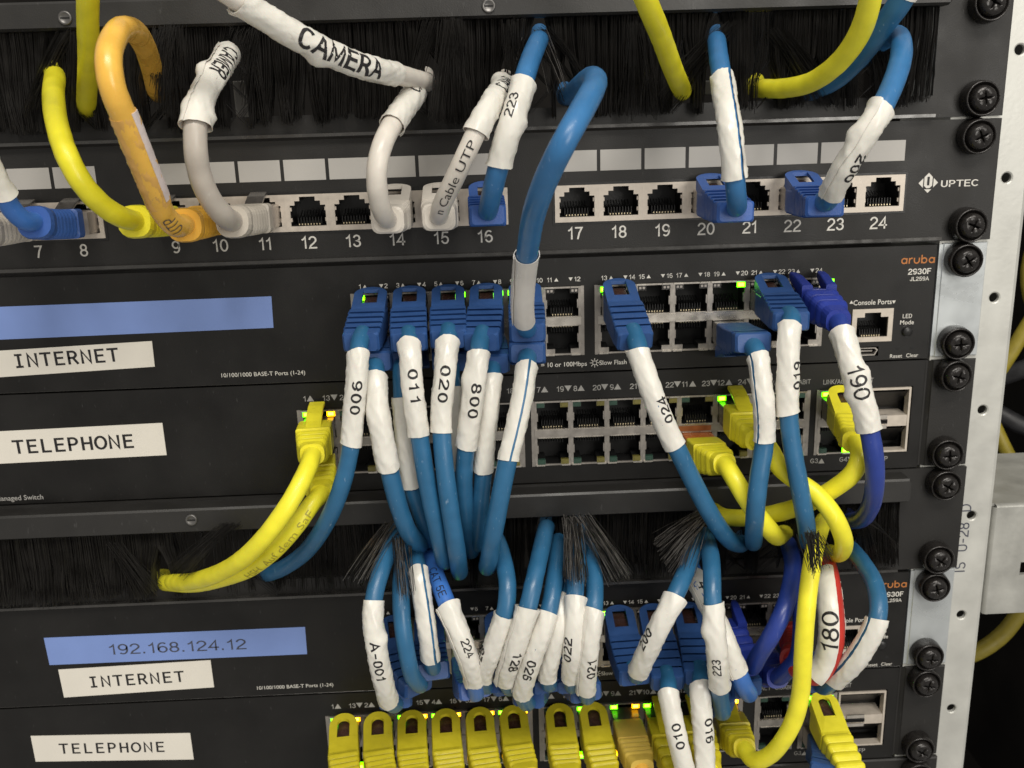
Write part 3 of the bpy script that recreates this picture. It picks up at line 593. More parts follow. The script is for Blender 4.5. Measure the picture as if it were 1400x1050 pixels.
# ------------------------------------------------------------------ stickers
def sticker(label, mt, corners, txt, h, ink, mono=0, width=1.0, weight=0.0, tc=None, cat='label', y=-0.0, serif=True):
    A = [P(u, v) for u, v in corners]; c = sum(A, Vector())/4
    t = thing('adhesive_label', label, cat, (c.x, 0, c.z))
    m = M(); m.loft([[(a.x, -0.01+y, a.z) for a in A], [(a.x, -0.16+y, a.z) for a in A]]); m.build('label_tape', mt, t, (c.x, 0, c.z))
    if txt:
        d = A[1]-A[0]; r = math.atan2(d.z, d.x); q = P(*tc) if tc else c
        flat_text(t, txt, q.x, q.z, h, ink, 'printed_text', y=-0.2+y, mono=mono, width=width, weight=weight, rot=r, serif=serif)
    return t
sticker('blank periwinkle blue tape on the upper slim switch above the word INTERNET', 'bluesticker', [(-40, 421), (371, 405), (374, 448), (-40, 466)], '', 0, 'grey_ink')
sticker('cream INTERNET label under the blank blue tape on the upper slim switch', 'sticker', [(-12, 480), (208, 466), (212, 501), (-8, 516)], 'INTERNET', 5.5, 'black_ink', mono=0.90, tc=(92, 489), weight=0.028, y=-0.17)
sticker('cream TELEPHONE label on the upper telephone switch above the words Managed Switch', 'sticker', [(-8, 590), (222, 578), (228, 622), (-4, 634)], 'TELEPHONE', 5.8, 'black_ink', mono=0.89, tc=(100, 607), weight=0.03)
sticker('periwinkle blue tape printed 192.168.124.12 on the lower slim switch', 'bluesticker', [(60, 872), (417, 857), (420, 894), (68, 909)], '192.168.124.12', 4.8, 'grey_ink', width=1.30, tc=(243, 884), weight=0.006)
sticker('cream INTERNET label under the 192.168.124.12 tape on the lower slim switch', 'sticker', [(80, 915), (288, 902), (293, 939), (88, 953)], 'INTERNET', 5.3, 'black_ink', mono=0.94, tc=(188, 928), weight=0.024, y=-0.17)
sticker('lowest cream TELEPHONE label, on the bottom telephone switch', 'sticker', [(42, 1006), (260, 1002), (265, 1038), (49, 1041)], 'TELEPHONE', 5.1, 'black_ink', mono=0.97, tc=(153, 1022), weight=0.024)

# ------------------------------------------------------------------ cables
class Path:
    def __init__(s, pts, step=1.0):
        pts = [Vector(p_) for p_ in pts]; P0 = [pts[0]*2-pts[1]]+pts+[pts[-1]*2-pts[-2]]
        s.p = []; s.way = []
        for i in range(1, len(P0)-2):
            a, b, c, d = P0[i-1], P0[i], P0[i+1], P0[i+2]; s.way.append(len(s.p))
            t0 = 0; t1 = t0+max((b-a).length, .01)**0.5; t2 = t1+max((c-b).length, .01)**0.5; t3 = t2+max((d-c).length, .01)**0.5
            n = max(2, int((c-b).length/step))
            for k in range(n):
                t = t1+(t2-t1)*k/n
                A1 = a*((t1-t)/(t1-t0))+b*((t-t0)/(t1-t0)); A2 = b*((t2-t)/(t2-t1))+c*((t-t1)/(t2-t1)); A3 = c*((t3-t)/(t3-t2))+d*((t-t2)/(t3-t2))
                B1 = A1*((t2-t)/(t2-t0))+A2*((t-t0)/(t2-t0)); B2 = A2*((t3-t)/(t3-t1))+A3*((t-t1)/(t3-t1))
                s.p.append(B1*((t2-t)/(t2-t1))+B2*((t-t1)/(t2-t1)))
        s.way.append(len(s.p)); s.p.append(pts[-1].copy())
        for _ in range(6):
            q = s.p[:]
            for i in range(1, len(q)-1): s.p[i] = q[i]*0.5+(q[i-1]+q[i+1])*0.25
        s.l = [0.0]
        for i in range(1, len(s.p)): s.l.append(s.l[-1]+(s.p[i]-s.p[i-1]).length)
        s.L = s.l[-1]
    def w(s, k):
        i = int(math.floor(k)); i = max(0, min(i, len(s.way)-1)); j = min(i+1, len(s.way)-1)
        return s.l[s.way[i]]+(s.l[s.way[j]]-s.l[s.way[i]])*(k-i)
    def at(s, x):
        x = max(0, min(s.L, x)); lo, hi = 0, len(s.l)-1
        while hi-lo > 1:
            md = (lo+hi)//2
            if s.l[md] <= x: lo = md
            else: hi = md
        f = (x-s.l[lo])/max(1e-6, s.l[hi]-s.l[lo]); return s.p[lo].lerp(s.p[hi], f)
    def tan(s, x): return (s.at(x+0.8)-s.at(x-0.8)).normalized()
def vframe(pa, x):
    """frame at arc length x whose N looks at the open front of the rack"""
    p_, T = pa.at(x), pa.tan(x); V = (CAM-p_).normalized(); N = (V-T*V.dot(T))
    if N.length < 0.05: N = Vector((0, -1, 0))-T*(-T.y)
    N.normalize(); return p_, T, N, T.cross(N)
def tube(pa, x0, x1, rad, n=18, step=1.6):
    m = M(); k = max(3, int((x1-x0)/step)); rings = []; N = None
    for i in range(k+1):
        x = x0+(x1-x0)*i/k; p_, T = pa.at(x), pa.tan(x)
        if N is None: N = T.orthogonal().normalized()
        N = (N-T*N.dot(T)).normalized(); B = T.cross(N); r = rad(x)
        rings.append([p_+(N*math.cos(a*2*math.pi/n)+B*math.sin(a*2*math.pi/n))*r for a in range(n)])
    m.loft(rings, sm=True, caps=True); return m
class Sleeve:
    def __init__(s, pa, x0, x1, r, seed, gap=None, seam=None, span=360, ang=0, flare=(0, 0), crinkle=0.35, flat=0.0, bumps=()):
        s.pa, s.x0, s.x1, s.r, s.seed, s.gap, s.flare, s.cr, s.flat, s.span, s.ang, s.bumps, s.seam = pa, x0, x1, r, seed, gap, flare, crinkle, flat, span, ang, bumps, seam
        # frames carried along from the middle so that the wrap does not twist
        k = max(6, int((x1-x0)/1.0)); s.k = k; mid = k//2; fr = [None]*(k+1)
        p_, T, N, B = vframe(pa, (x0+x1)/2); fr[mid] = N
        for rng in (range(mid+1, k+1), range(mid-1, -1, -1)):
            N2 = N
            for i in rng:
                T = pa.tan(x0+(x1-x0)*i/k); N2 = (N2-T*N2.dot(T)).normalized(); fr[i] = N2
        s.fr = fr
    def frame(s, x):
        t = (x-s.x0)/(s.x1-s.x0)*s.k; i = max(0, min(s.k-1, int(t))); f = max(0, min(1, t-i)); N = s.fr[i].lerp(s.fr[i+1], f)
        T = s.pa.tan(x); N = (N-T*N.dot(T)).normalized(); return s.pa.at(x), T, N, T.cross(N)
    def rad(s, x, a):
        """a in degrees; 0 faces the front, + towards T x N"""
        t = (x-s.x0)/(s.x1-s.x0); ar = math.radians(a)
        q = noise.noise(Vector((x*0.13, math.cos(ar)*1.1+s.seed, math.sin(ar)*1.1)))*s.cr*0.6
        q += abs(noise.noise(Vector((x*0.30+4, math.cos(ar)*2.2, math.sin(ar)*2.2+s.seed*3))))*s.cr*1.1
        fold = 1-abs(noise.noise(Vector((x*0.19+math.sin(ar)*1.3+s.seed, math.cos(ar)*1.4, s.seed))))*5
        q += max(0, fold)*0.30*min(1, s.cr*4)
        q = max(q, -0.05)
        cr2 = 1-abs(noise.noise(Vector((x*0.42+math.cos(ar+s.seed)*1.6, s.seed*1.7, math.sin(ar+s.seed)*1.2))))*10
        q += max(0, cr2)*0.16*min(1, s.cr*4)
        r = s.r*(1+s.flat*(math.sin(ar)**2-0.45))+q
        r += s.flare[0]*max(0, 1-t/0.14)**2+s.flare[1]*max(0, 1-(1-t)/0.14)**2
        for (bt, ba, amp) in s.bumps:
            da = (a-ba+180) % 360-180; r += amp*math.exp(-((t-bt)*(s.x1-s.x0)/2.6)**2-(da/38)**2)
        return r
    def mesh(s):
        m = M(); g0, g1 = (0, 360) if s.gap is None else (s.gap[0]+s.gap[1]/2, s.gap[0]+360-s.gap[1]/2)
        if s.span < 360: g0, g1 = s.ang-s.span/2, s.ang+s.span/2
        seam = s.gap is None and s.span == 360
        if seam: g0 = s.seam if s.seam is not None else 70+(s.seed*53 % 220); g1 = g0+392
        closed = False; n = 36 if closed else max(6, int((g1-g0)/10)); K = max(8, int((s.x1-s.x0)/0.8)); outer = []; inner = []
        rnd = random.Random(s.seed); e0, e1 = rnd.uniform(0, 6.3), rnd.uniform(0, 6.3); s0, s1 = rnd.uniform(0.2, 0.7), rnd.uniform(0.2, 0.7)
        for i in range(K+1):
            ro, ri = [], []
            for j in range(n if closed else n+1):
                t = i/K; a = g0+(g1-g0)*j/n+(seam and j > n-4 and (math.sin(t*5+s.seed)*7+math.sin(t*17+s.seed)*2)); ar = math.radians(a)
                x = s.x0+(s.x1-s.x0)*t+(s0*math.sin(ar+e0)*(1-t)**6+s1*math.sin(ar+e1)*t**6)
                x = max(0.2, min(s.pa.L-0.2, x)); p_, T, N, B = s.frame(x); d = N*math.cos(ar)+B*math.sin(ar); r = s.rad(x, a)+(0.05+0.24*max(0, (a-g0-330)/30) if seam and a-g0 > 330 else 0)
                ro.append(p_+d*r); ri.append(p_+d*max(s.r-0.5, r-0.22))
            outer.append(ro); inner.append(ri)
        m.loft(outer, closed=closed, caps=False, sm=True); m.loft(inner, closed=closed, caps=False, sm=True)
        for e in (0, -1): m.loft([outer[e], inner[e]], closed=closed, caps=False)
        if not closed:
            for e in (0, -1): m.loft([[r_[e] for r_ in outer], [r_[e] for r_ in inner]], closed=False, caps=False)
        return m
    def text(s, txt, at, h, ang=0, dirn=1, weight=0.0, width=1.0, lift=0.10, mono=0.0):
        V, F = glyphs(txt, weight, mono, width); bm = bmesh.new(); vs = [bm.verts.new((a*h, b*h, k*0.012)) for a, b, k in V]
        for f in F:
            try: bm.faces.new([vs[i] for i in f])
            except ValueError: pass
        step = 0.5; hy = h*0.75
        y = -hy
        while y < hy:
            bmesh.ops.bisect_plane(bm, geom=bm.verts[:]+bm.edges[:]+bm.faces[:], plane_co=(0, y, 0), plane_no=(0, 1, 0)); y += step
        hx = max([abs(q[0])*h for q in V]); x = -hx
        while x < hx:
            bmesh.ops.bisect_plane(bm, geom=bm.verts[:]+bm.edges[:]+bm.faces[:], plane_co=(x, 0, 0), plane_no=(1, 0, 0)); x += 1.0
        bm.verts.index_update(); m = M(); xc = s.x0+(s.x1-s.x0)*at; out = []
        for v in bm.verts:
            xx = xc+dirn*v.co.x; a = ang-dirn*0+math.degrees(v.co.y/s.r)*(-dirn)
            xx = max(0.3, min(s.pa.L-0.3, xx)); p_, T, N, B = s.frame(xx); ar = math.radians(a); out.append(p_+(N*math.cos(ar)+B*math.sin(ar))*(s.rad(xx, a)+lift+v.co.z))
        m.add(out, [tuple(v.index for v in f.verts) for f in bm.faces]); bm.free(); return m

def rrect(hw, hh, c, n=5):
    out = []
    for cx, cz, a0 in ((hw-c, hh-c, 0), (-hw+c, hh-c, 90), (-hw+c, -hh+c, 180), (hw-c, -hh+c, 270)):
        for k in range(n): a = math.radians(a0+90*k/(n-1)); out.append((cx+c*math.cos(a), cz+c*math.sin(a)))
    return out
class Boot:
    def __init__(s, C, E, up, L0=None, end_tan=None):
        s.C, s.E, s.up = Vector(C), Vector(E), up; D = (s.E-s.C).length
        ctl = s.C+Vector((0, -1, 0))*D*0.55; pts = []
        for k in range(0, 25):
            t = k/24; pts.append(s.C*(1-t)**2+ctl*2*t*(1-t)+s.E*t*t)
        s.path = Path(pts, 0.8); s.L = s.path.L
    def frame(s, x):
        xx = max(0, min(s.L, x)); p_, T = s.path.at(xx), s.path.tan(xx); p_ = p_+T*(x-xx); U = Vector((0, 0, s.up)); U = (U-T*U.dot(T)).normalized(); return p_, T, U, U.cross(T)
    def pt(s, x, a, b): p_, T, U, R = s.frame(x); return p_+R*a+U*b
    def loft(s, m, secs, mi=0, sm=False, n=5):
        """secs: (x, half width, half height, centre height, corner radius)"""
        m.loft([[s.pt(x, a, b+cz) for a, b in rrect(hw, hh, min(c, hw*0.98, hh*0.98), n)] for x, hw, hh, cz, c in secs], mi, caps=True, sm=sm)
    def plate(s, m, outline, hole, z0, z1, slope, mi=0):
        """flat tongue or hood; outline/hole = lists of (x along boot, sideways); z falls by slope per mm"""
        def zz(x, z): return z+slope*(x-6)
        n = len(outline)
        for z, in ((z1,), (z0,)):
            o = [s.pt(x, a, zz(x, z)) for x, a in outline]
            if hole:
                h = [s.pt(x, a, zz(x, z)) for x, a in hole]; m.loft([o, h], mi, caps=False)
            else: m.add(o, [tuple(range(n))], mi)
        m.loft([[s.pt(x, a, zz(x, z)) for x, a in outline] for z in (z0, z1)], mi, caps=False)
        if hole: m.loft([[s.pt(x, a, zz(x, z)) for x, a in hole] for z in (z0, z1)], mi, caps=False)
def ribs(x0, x1, k, w0, w1, h0, h1, cz, c, dip=0.8, sharp=True):
    out = []; st = (x1-x0)/k
    for i in range(k):
        a = x0+st*i; f = (i+0.0)/k; w, h = w0+(w1-w0)*f, h0+(h1-h0)*f
        if sharp: out += [(a, w-dip, h-dip, cz, c*0.7), (a+0.05, w, h, cz, c), (a+st*0.66, w, h, cz, c), (a+st*0.69, w-dip, h-dip, cz, c*0.7), (a+st*0.98, w-dip, h-dip, cz, c*0.7)]
        else: out += [(a, w-dip, h-dip, cz, c), (a+st*0.25, w-dip*0.25, h-dip*0.25, cz, c), (a+st*0.45, w, h, cz, c), (a+st*0.65, w-dip*0.25, h-dip*0.25, cz, c), (a+st*0.95, w-dip, h-dip, cz, c)]
    return out
def outline_arch(xb, xf, w, nose, n=16):
    """outline, clockwise from back left: straight sides then a rounded nose at xf (near the panel)"""
    pts = []
    for k in range(n+1):
        a = math.pi*k/n; pts.append((xf+nose-nose*math.sin(a), -w*math.cos(a)*1.0))
    back = [(xb, w), (xb, w*0.33), (xb, -w*0.33), (xb, -w)]
    return pts+back
def outline_hole(xb, xf, w, arch, n=16):
    pts = []
    for k in range(n+1):
        a = math.pi*k/n; c_, s_ = math.cos(a), math.sin(a)
        if arch: pts.append((xf+w-w*s_, -w*c_))
        else:
            q = max(abs(c_), abs(s_)); pts.append((xf+1.2-1.2*min(1, s_/q), -w*max(-1, min(1, c_/q))))
    return pts+[(xb, w), (xb, w*0.33), (xb, -w*0.33), (xb, -w)]
def make_boot(t, C, E, up, style, mt, r, plug=None):
    B = Boot(C, E, up); L = B.L; m = M(); pm = M()
    B.loft(pm, [(-2, 5.8, 4.0, -0.5, 0.5), (9, 5.8, 4.0, -0.5, 0.5)]); pm.build('plug', plug if plug else 'plugmetal' if style in ('short', 'ribs') else 'plug', t, C)
    if style in ('hood', 'short', 'arch', 'royal', 'white'):
        ar_ = style == 'arch'; rb0 = (21 if ar_ else 18.0) if L > 32 else L*0.5; rb1 = L-4.5
        body = [(7.5, 5.9, 4.1, -0.9, 0.9), (9.0, 6.1, 4.3, -0.9, 0.9), (rb0-0.2, 6.15, 4.3, -0.9, 0.9)]
        if style == 'royal': body = [(7.5, 5.9, 4.4, -0.4, 0.9), (9.0, 6.1, 4.7, -0.2, 0.9), (rb0-0.2, 6.15, 5.4, 0.4, 0.9)]+ribs(rb0, rb1+1, 3, 6.3, 5.0, 5.8, 4.4, 0.4, 2.4, 1.0, False)+[(rb1+1.2, 4.6, 4.2, 0, 2.6), (L+1, 4.2, 3.9, 0, 3.0)]
        elif ar_: body += ribs(rb0, rb1+2, 4, 6.2, 5.6, 4.7, 4.2, -0.5, 1.5, 0.6, False)+[(rb1+2.2, 5.2, 4.1, -0.3, 2.0), (L+1.5, 4.5, 3.9, -0.1, 2.6)]
        elif style == 'white': body = [(7.5, 5.9, 4.4, -0.4, 0.9), (9.0, 6.1, 4.7, -0.2, 0.9), (rb0-0.2, 6.15, 5.0, -0.2, 0.9)]+ribs(rb0, rb1, 4, 6.3, 5.8, 5.0, 4.6, -0.2, 2.2, 0.5, True)+[(rb1, 5.9, 4.7, -0.2, 2.2), (L+0.3, 5.4, 4.4, -0.2, 2.6), (L+0.9, 4.6, 3.9, -0.1, 2.6)]
        else:
            for k_ in range(4):    # louvred ribs, each undercut and a step lower than the one behind
                a_, st_, tp = rb0+(rb1-rb0)/4*k_, (rb1-rb0)/4, 4.9-0.72*k_
                for x_, w_, t_, b_ in ((a_, 6.35, tp, -5.2), (a_+st_*0.95, 6.35, tp-0.15, -5.2), (a_+st_*0.62, 5.3, tp-1.3, -4.4), (a_+st_*0.99, 5.3, tp-1.3, -4.4)):
                    body.append((x_, w_, (t_-b_)/2, (t_+b_)/2, 0.7))
            body += [(rb1, 6.3, 3.55, -1.55+0.1, 0.8), (L-0.4, 6.15, 3.4, -1.4, 1.0), (L+0.6, 5.4, 3.1, -1.2, 1.2)]
        B.loft(m, body)
        wf = 5.9
        if style == 'royal':
            for sx in (-1, 1):
                B.loft(m, [(3.0, 1.0, 0.8, 0, 0.5)], 0) if False else None
                m.loft([[B.pt(x, sx*xo+a, zc+b) for a, b in rrect(hw, hh, 0.6)] for x, xo, zc, hw, hh in ((2.5, 5.2, 8.6, 0.9, 0.8), (4.5, 5.1, 8.0, 1.5, 1.5), (9, 4.8, 7.0, 1.7, 2.2), (rb0, 4.3, 4.8, 1.9, 2.6))], caps=True)
        else:
            arch = style == 'arch'; hz_ = 9.3 if not arch else 8.7; slope = -(hz_-(3.0 if arch else 4.2 if style != 'white' else 5.0))/(rb0-2)
            o = outline_arch(rb0+0.4, 1.6 if arch else 2.0, wf if not arch else 5.7, 6.0 if arch else 4.6)
            h = outline_hole(14.0 if arch else 13.0, 4.2 if arch else 3.9, 2.5 if arch else 2.75, arch)
            B.plate(m, o, h, hz_-1.3+slope*4, hz_+slope*4, slope)
            for sx in (-1, 1):    # side skirts that carry the hood
                m.loft([[B.pt(x, sx*5.3+a, zc+b) for a, b in rrect(0.6, hh, 0.3, 3)] for x, zc, hh in ((6.0, hz_-2.6+slope*4, 1.7), (10, hz_-2.9+slope*8, 2.0), (rb0, 0.4, 2.0))], caps=True)
            if arch: B.loft(m, [(12.8, 2.9, 0.9, 4.4, 0.3), (16.5, 2.9, 0.9, 3.2, 0.3)])
            lm = M(); B.loft(lm, [(2.0, 2.6, 0.5, 5.2, 0.3), (14.0, 2.6, 0.4, 3.3, 0.3)]); lm.build('latch', 'latch', t, C)
    elif style == 'tongue':
        rb0 = 20
        B.loft(m, [(9, 6.0, 5.2, 0, 0.8), (11, 6.2, 5.4, 0, 0.9), (rb0-0.3, 6.2, 5.4, 0, 0.9)]+ribs(rb0, L-1.5, 3, 6.1, 4.9, 5.2, 4.3, -0.1, 1.8, 0.7, False)+[(L-1.4, 4.5, 4.0, 0, 2.4), (L+1.2, 4.2, 3.8, 0, 3.0)])
        tg = []
        for x, z in ((2.0, 9.6), (6, 9.2), (11, 7.8), (15, 5.9), (19, 4.6)): tg.append([B.pt(x, a, z+b) for a, b in rrect(2.9, 0.75, 0.4, 4)])
        m.loft(tg, caps=True)
    elif style == 'ribs':
        B.loft(m, [(13, 5.9, 4.9, -0.2, 1.2), (18, 6.0, 5.0, -0.2, 1.4)]+ribs(18.5, L-5, 6, 5.9, 5.2, 5.0, 4.9, -0.2, 2.8, 0.6, False)+[(L-4.8, 5.2, 5.0, -0.2, 3.2), (L-1.5, 5.6, 5.3, -0.2, 4.2), (L+0.6, 5.2, 4.9, -0.2, 4.0)])
        m.loft([[B.pt(x, a, z+b) for a, b in rrect(w, 0.6, 0.3, 4)] for x, z, w in ((1.5, 7.4, 1.6), (5, 7.6, 3.0), (10, 6.4, 3.0), (14, 4.6, 3.0))], caps=True, mi=1)
    ob = m.build('boot', [mt, 'plug'], t, C); return B, ob
SEED = [0]
def cable(label, mt, pts, port=None, style='hood', bmt='bblue', exit=None, r=3.05, sleeves=(), prints=(), group=None, name='patch_cable', plug=None):
    """pts: (u, v, d) = sight line and distance in front of the panels, or ('r', dx, dy, dz) from the point before, in mm"""
    SEED[0] += 1; sd = SEED[0]; W = []
    for q in pts:
        if q[0] == 'r': W.append(W[-1]+(W[-1]-CAM).normalized()*abs(q[2])+Vector((q[1], 0, q[3]))*0.25)
        else: W.append(P(*q))
    if pts[-1][0] == 'r': W.append(W[-1]+(W[-1]-CAM).normalized()*50+Vector((0, 0, 3)))
    if port:
        C = Vector((port[0], 0, port[1])); E = P(*exit); t = thing(name, label, 'cable', C, group)
        B, bo = make_boot(t, C, E, port[2], style, bmt, r, plug); T = B.path.tan(B.L)
        W = [E-T*5, E+T*0.8]+W; base = 2
    else: t = thing(name, label, 'cable', W[0], group); base = 0
    pa = Path(W); rn = lambda x: r*(1+0.035*noise.noise(Vector((x*0.05, sd, 0)))+0.03*noise.noise(Vector((x*0.28, sd, 3))))
    tube(pa, 0, pa.L, rn).build('jacket', mt, t, W[0])
    for k, s in enumerate(sleeves):
        a, b = pa.w(s['a']+base), pa.w(s['b']+base)
        sl = Sleeve(pa, a, b, s.get('r', r+0.45)-0.27, sd*3.7+k, gap=s.get('gap'), flare=s.get('flare', (0.25, 0.1)), crinkle=s.get('cr', 0.42)*0.5, flat=s.get('flat', 0.06), span=s.get('span', 360), ang=s.get('ang', 0), bumps=s.get('bumps', ()), seam=(s.get('ta', 0)+(100 if s.get('ta', 0) <= 0 else -100)) if s.get('t') else None)
        o = sl.mesh().build(s.get('name', 'label_wrap'), s.get('mat', 'tape'), t, W[0])
        if s.get('t'): sl.text(s['t'], s.get('at', 0.5), s.get('h', 4.4), s.get('ta', 0), s.get('dir', 1), s.get('wt', 0.012), s.get('wd', 0.95), mono=s.get('mono', 0)).build('printed_number', 'black_ink', o, W[0])
    for s in prints:
        a, b = pa.w(s['a']+base), pa.w(s['b']+base); sl = Sleeve(pa, a, b, r+0.12, 1, crinkle=0)
        sl.text(s['t'], 0.5, s['h'], s.get('ta', 0), s.get('dir', 1), s.get('wt', 0), s.get('wd', 1.0), lift=0.05).build('jacket_print', s.get('ink', 'grey_ink'), t, W[0])
    return t
def pj(n): return (PX(n), 18.72, 1)
def ar(k, top, dz=0): return (ARX[k], (ZT if top else ZB)+dz, 1 if top else -1)
def tl(k, top, dz=0): return (TLX[k], (TZT if top else TZB)+dz, 1 if top else -1)
D2 = -133.35

# ------------------------------------------------------------------ brush panels with their parted bristles
def dfl(us, zoff=0): 
    out = []
    for u, v, w in us: p_ = P(u, v, 3); out.append((p_.x, p_.z, w))
    return out
BP1 = brush_panel(88.9, 'upper black brush panel above the patch panel, cables passing through its bristles',
    dfl([(75, 108, 7), (117, 146, 5), (210, 112, 9), (320, 80, 5), (586, 112, 6), (580, 122, 5), (697, 110, 6), (738, 55, 7), (776, 128, 9), (932, 122, 7), (979, 55, 7), (1048, 122, 5), (1110, 125, 8), (1190, 70, 8)]), 3, (59.3, -81), bar=(37.6, 46.6), sz=41.3, gaps=[(-73, -62, 0.93), (-52, -47, 0.6), (148, 157, 0.9), (187, 193, 0.7), (69, 73, 0.8), (27, 32, 0.6)])
BP2 = brush_panel(-88.9, 'lower black brush panel between the two pairs of switches, cables looping into it',
    dfl([(225, 785, 9), (362, 785, 8), (570, 740, 8), (605, 765, 7), (628, 770, 7), (666, 770, 8), (745, 722, 6), (790, 718, 7), (950, 745, 8), (1005, 745, 8), (1050, 742, 8), (1100, 742, 7), (1165, 712, 9), (1165, 750, 7)]), 11, (-60.7,), gaps=[(-70, -40, 0.93), (-35, 8, 0.72), (8, 60, 0.6), (72, 132, 0.4), (150, 186, 0.5)])
def tf(root, a, b, n, seed, **k): tuft(BP2, P(*root), (P(*a), P(*b)), n, seed, **k)
tf((538, 715, 20), (472, 782, 42), (500, 800, 50), 42, 1)
tf((548, 735, 34), (543, 812, 52), (566, 812, 54), 46, 2)
tf((782, 708, 22), (768, 795, 50), (804, 792, 52), 110, 3)
tf((795, 706, 24), (832, 795, 44), (862, 785, 38), 90, 4)
tf((965, 700, 22), (893, 735, 40), (915, 782, 50), 70, 5)
tf((958, 712, 24), (918, 770, 48), (945, 775, 52), 30, 6)
tf((1107, 728, 57), (1107, 779, 66), (1119, 777, 66), 62, 7, mt='bristle', r=0.17, bend=0.05)
tf((1112, 727, 58), (1128, 770, 63), (1139, 764, 60), 24, 8, mt='bristle', r=0.15, bend=0.05)
tf((1185, 712, 14), (1228, 738, 22), (1222, 752, 22), 9, 9, mt='bristle', r=0.2)
tf((1175, 705, 8), (1180, 785, 12), (1200, 780, 10), 60, 10, mt='bristle')
tf((150, 735, 3), (190, 815, 6), (216, 806, 9), 80, 20, mt='bristle')
tf((322, 712, 6), (236, 776, 24), (262, 782, 30), 110, 11, mt='bristle')
def tf1(root, a, b, n, seed, **k): tuft(BP1, P(*root), (P(*a), P(*b)), n, seed, **k)
tf1((741, 42, 6), (770, 132, 16), (785, 122, 18), 12, 12, r=0.2)
tf1((735, 48, 8), (748, 125, 16), (760, 140, 18), 8, 13, r=0.14)
tf1((745, 40, 4), (790, 95, 8), (800, 110, 10), 40, 14, mt='bristle')
tf1((1000, 30, 5), (900, 118, 10), (925, 150, 12), 60, 15, mt='bristle')
tf1((236, 38, 12), (216, 150, 20), (262, 168, 10), 170, 21, mt='bristle')
tf1((226, 38, 16), (205, 100, 24), (232, 165, 20), 70, 22, mt='bristle')
tf1((92, 42, 6), (34, 160, 8), (66, 112, 14), 90, 23, mt='bristle')
tf1((96, 42, 6), (92, 150, 8), (104, 165, 8), 60, 24, mt='bristle')
tf1((618, 28, 12), (590, 165, 20), (645, 165, 16), 260, 25, mt='bristle')
tf1((590, 28, 8), (548, 160, 6), (562, 165, 6), 60, 26, mt='bristle')
tf1((345, 36, 6), (318, 70, 10), (345, 168, 8), 60, 27, mt='bristle')
tf1((700, 28, 8), (688, 108, 8), (712, 118, 10), 50, 28, mt='bristle')
tf1((870, 30, 6), (850, 158, 8), (900, 155, 10), 90, 29, mt='bristle')
tf1((722, 45, 6), (703, 95, 12), (706, 115, 12), 4, 16, r=0.16)
tf1((1060, 40, 5), (1105, 140, 10), (1150, 142, 8), 130, 17, mt='bristle')
tf1((1190, 40, 3), (1195, 145, 5), (1240, 140, 5), 150, 18, mt='bristle')

# pale flat leads seen through the gaps of the upper brush
for (u, v, w, h, lb) in ((330, 140, 2.2, 9, 'pale strip standing in the dark behind the upper brush, right of the CAMER wrap'), (795, 0, 0, 0, ''), (718, 118, 1.6, 6, 'small pale strip in the dark behind the wrap printed 223'), (962, 120, 3.4, 3.0, 'small pale ribbed tab behind the upper brush, left of the striped wrap')):
    if not w: continue
    p_ = P(u, v, -16); m = M(); m.cbox(p_.x-w, p_.x+w, 15, 17, p_.z-h/1.2, p_.z+h/1.2, 0.4)
    for k in range(3): m.box(p_.x-w*0.6+k*w*0.45, p_.x-w*0.45+k*w*0.45, 14.8, 15.2, p_.z-h/1.4, p_.z+h/1.6)
    tag(m.build('cable_lead', 'strip', None, p_), lb, 'cable lead')

# ------------------------------------------------------------------ patch panel cables
G1 = None
cable('grey patch cable cut off by the left edge, ribbed boot under the light blue one', 'grey', [(-50, 318, 52), (-90, 300, 60), (-110, 240, 60)], pj(7), 'ribs', 'bgrey', (-26, 317, 42))
cable('light blue patch cable at the left edge rising from port 8, white wrap', 'brightblue', [(33, 302, 47), (15, 285, 52), (3, 262, 56), (-14, 228, 60), (-40, 150, 62)], pj(8), 'ribs', 'bblue2', (47, 303, 40), sleeves=[dict(a=1.9, b=4, flare=(.5, 0))])
cable('lemon yellow patch cable curving from port 9 up into the upper brush', 'lemon', [(164, 296, 50), (140, 281, 56), (113, 252, 61), (92, 214, 61), (78, 170, 52), (73, 130, 34), (75, 104, 12), ('r', -5, 22, 2)], pj(9), 'ribs', 'byellow', (184, 302, 40), r=3.3)
cable('orange patch cable with a tall hooked loop and aged clear wrap rising from port 10', 'orange', [(240, 309, 62), (222, 290, 72), (212, 265, 78), (192, 215, 86), (172, 165, 92), (153, 118, 96), (148, 78, 94), (160, 45, 84), (180, 41, 66), (196, 60, 44), (207, 92, 20), (214, 122, 4), ('r', 3, 22, -6)], pj(10), 'ribs', 'borange', (252, 307, 50), r=3.35,
      sleeves=[dict(a=1.6, b=4.2, mat='tapeclear', r=3.6, cr=0.3, flat=0.12, flare=(0, 0)), dict(a=1.75, b=4.2, mat='lilac', r=3.75, span=52, ang=62, cr=0.1, flat=0.12, flare=(0, 0), name='paper_insert')], prints=[dict(a=0, b=1.5, t='UTP', h=4.0, dir=1, wt=-0.01)])
cable('grey patch cable rising from port 11 with a crumpled CAMER wrap', 'grey', [(305, 294, 52), (286, 270, 58), (272, 235, 62), (267, 198, 64), (268, 165, 62), (278, 132, 56), (294, 103, 46), (311, 76, 30), ('r', -6, 25, 1)], pj(11), 'ribs', 'bgrey', (318, 302, 42), r=3.4,
      sleeves=[dict(a=3.75, b=7.25, r=3.8, cr=0.5, flare=(1.0, .2), t='CAMER', at=0.60, h=5.8, ta=8, dir=-1, wt=0.025, wd=0.74, bumps=[(0.1, 90, 1.6), (0.45, -80, 1.8), (0.12, -90, 1.0)])])
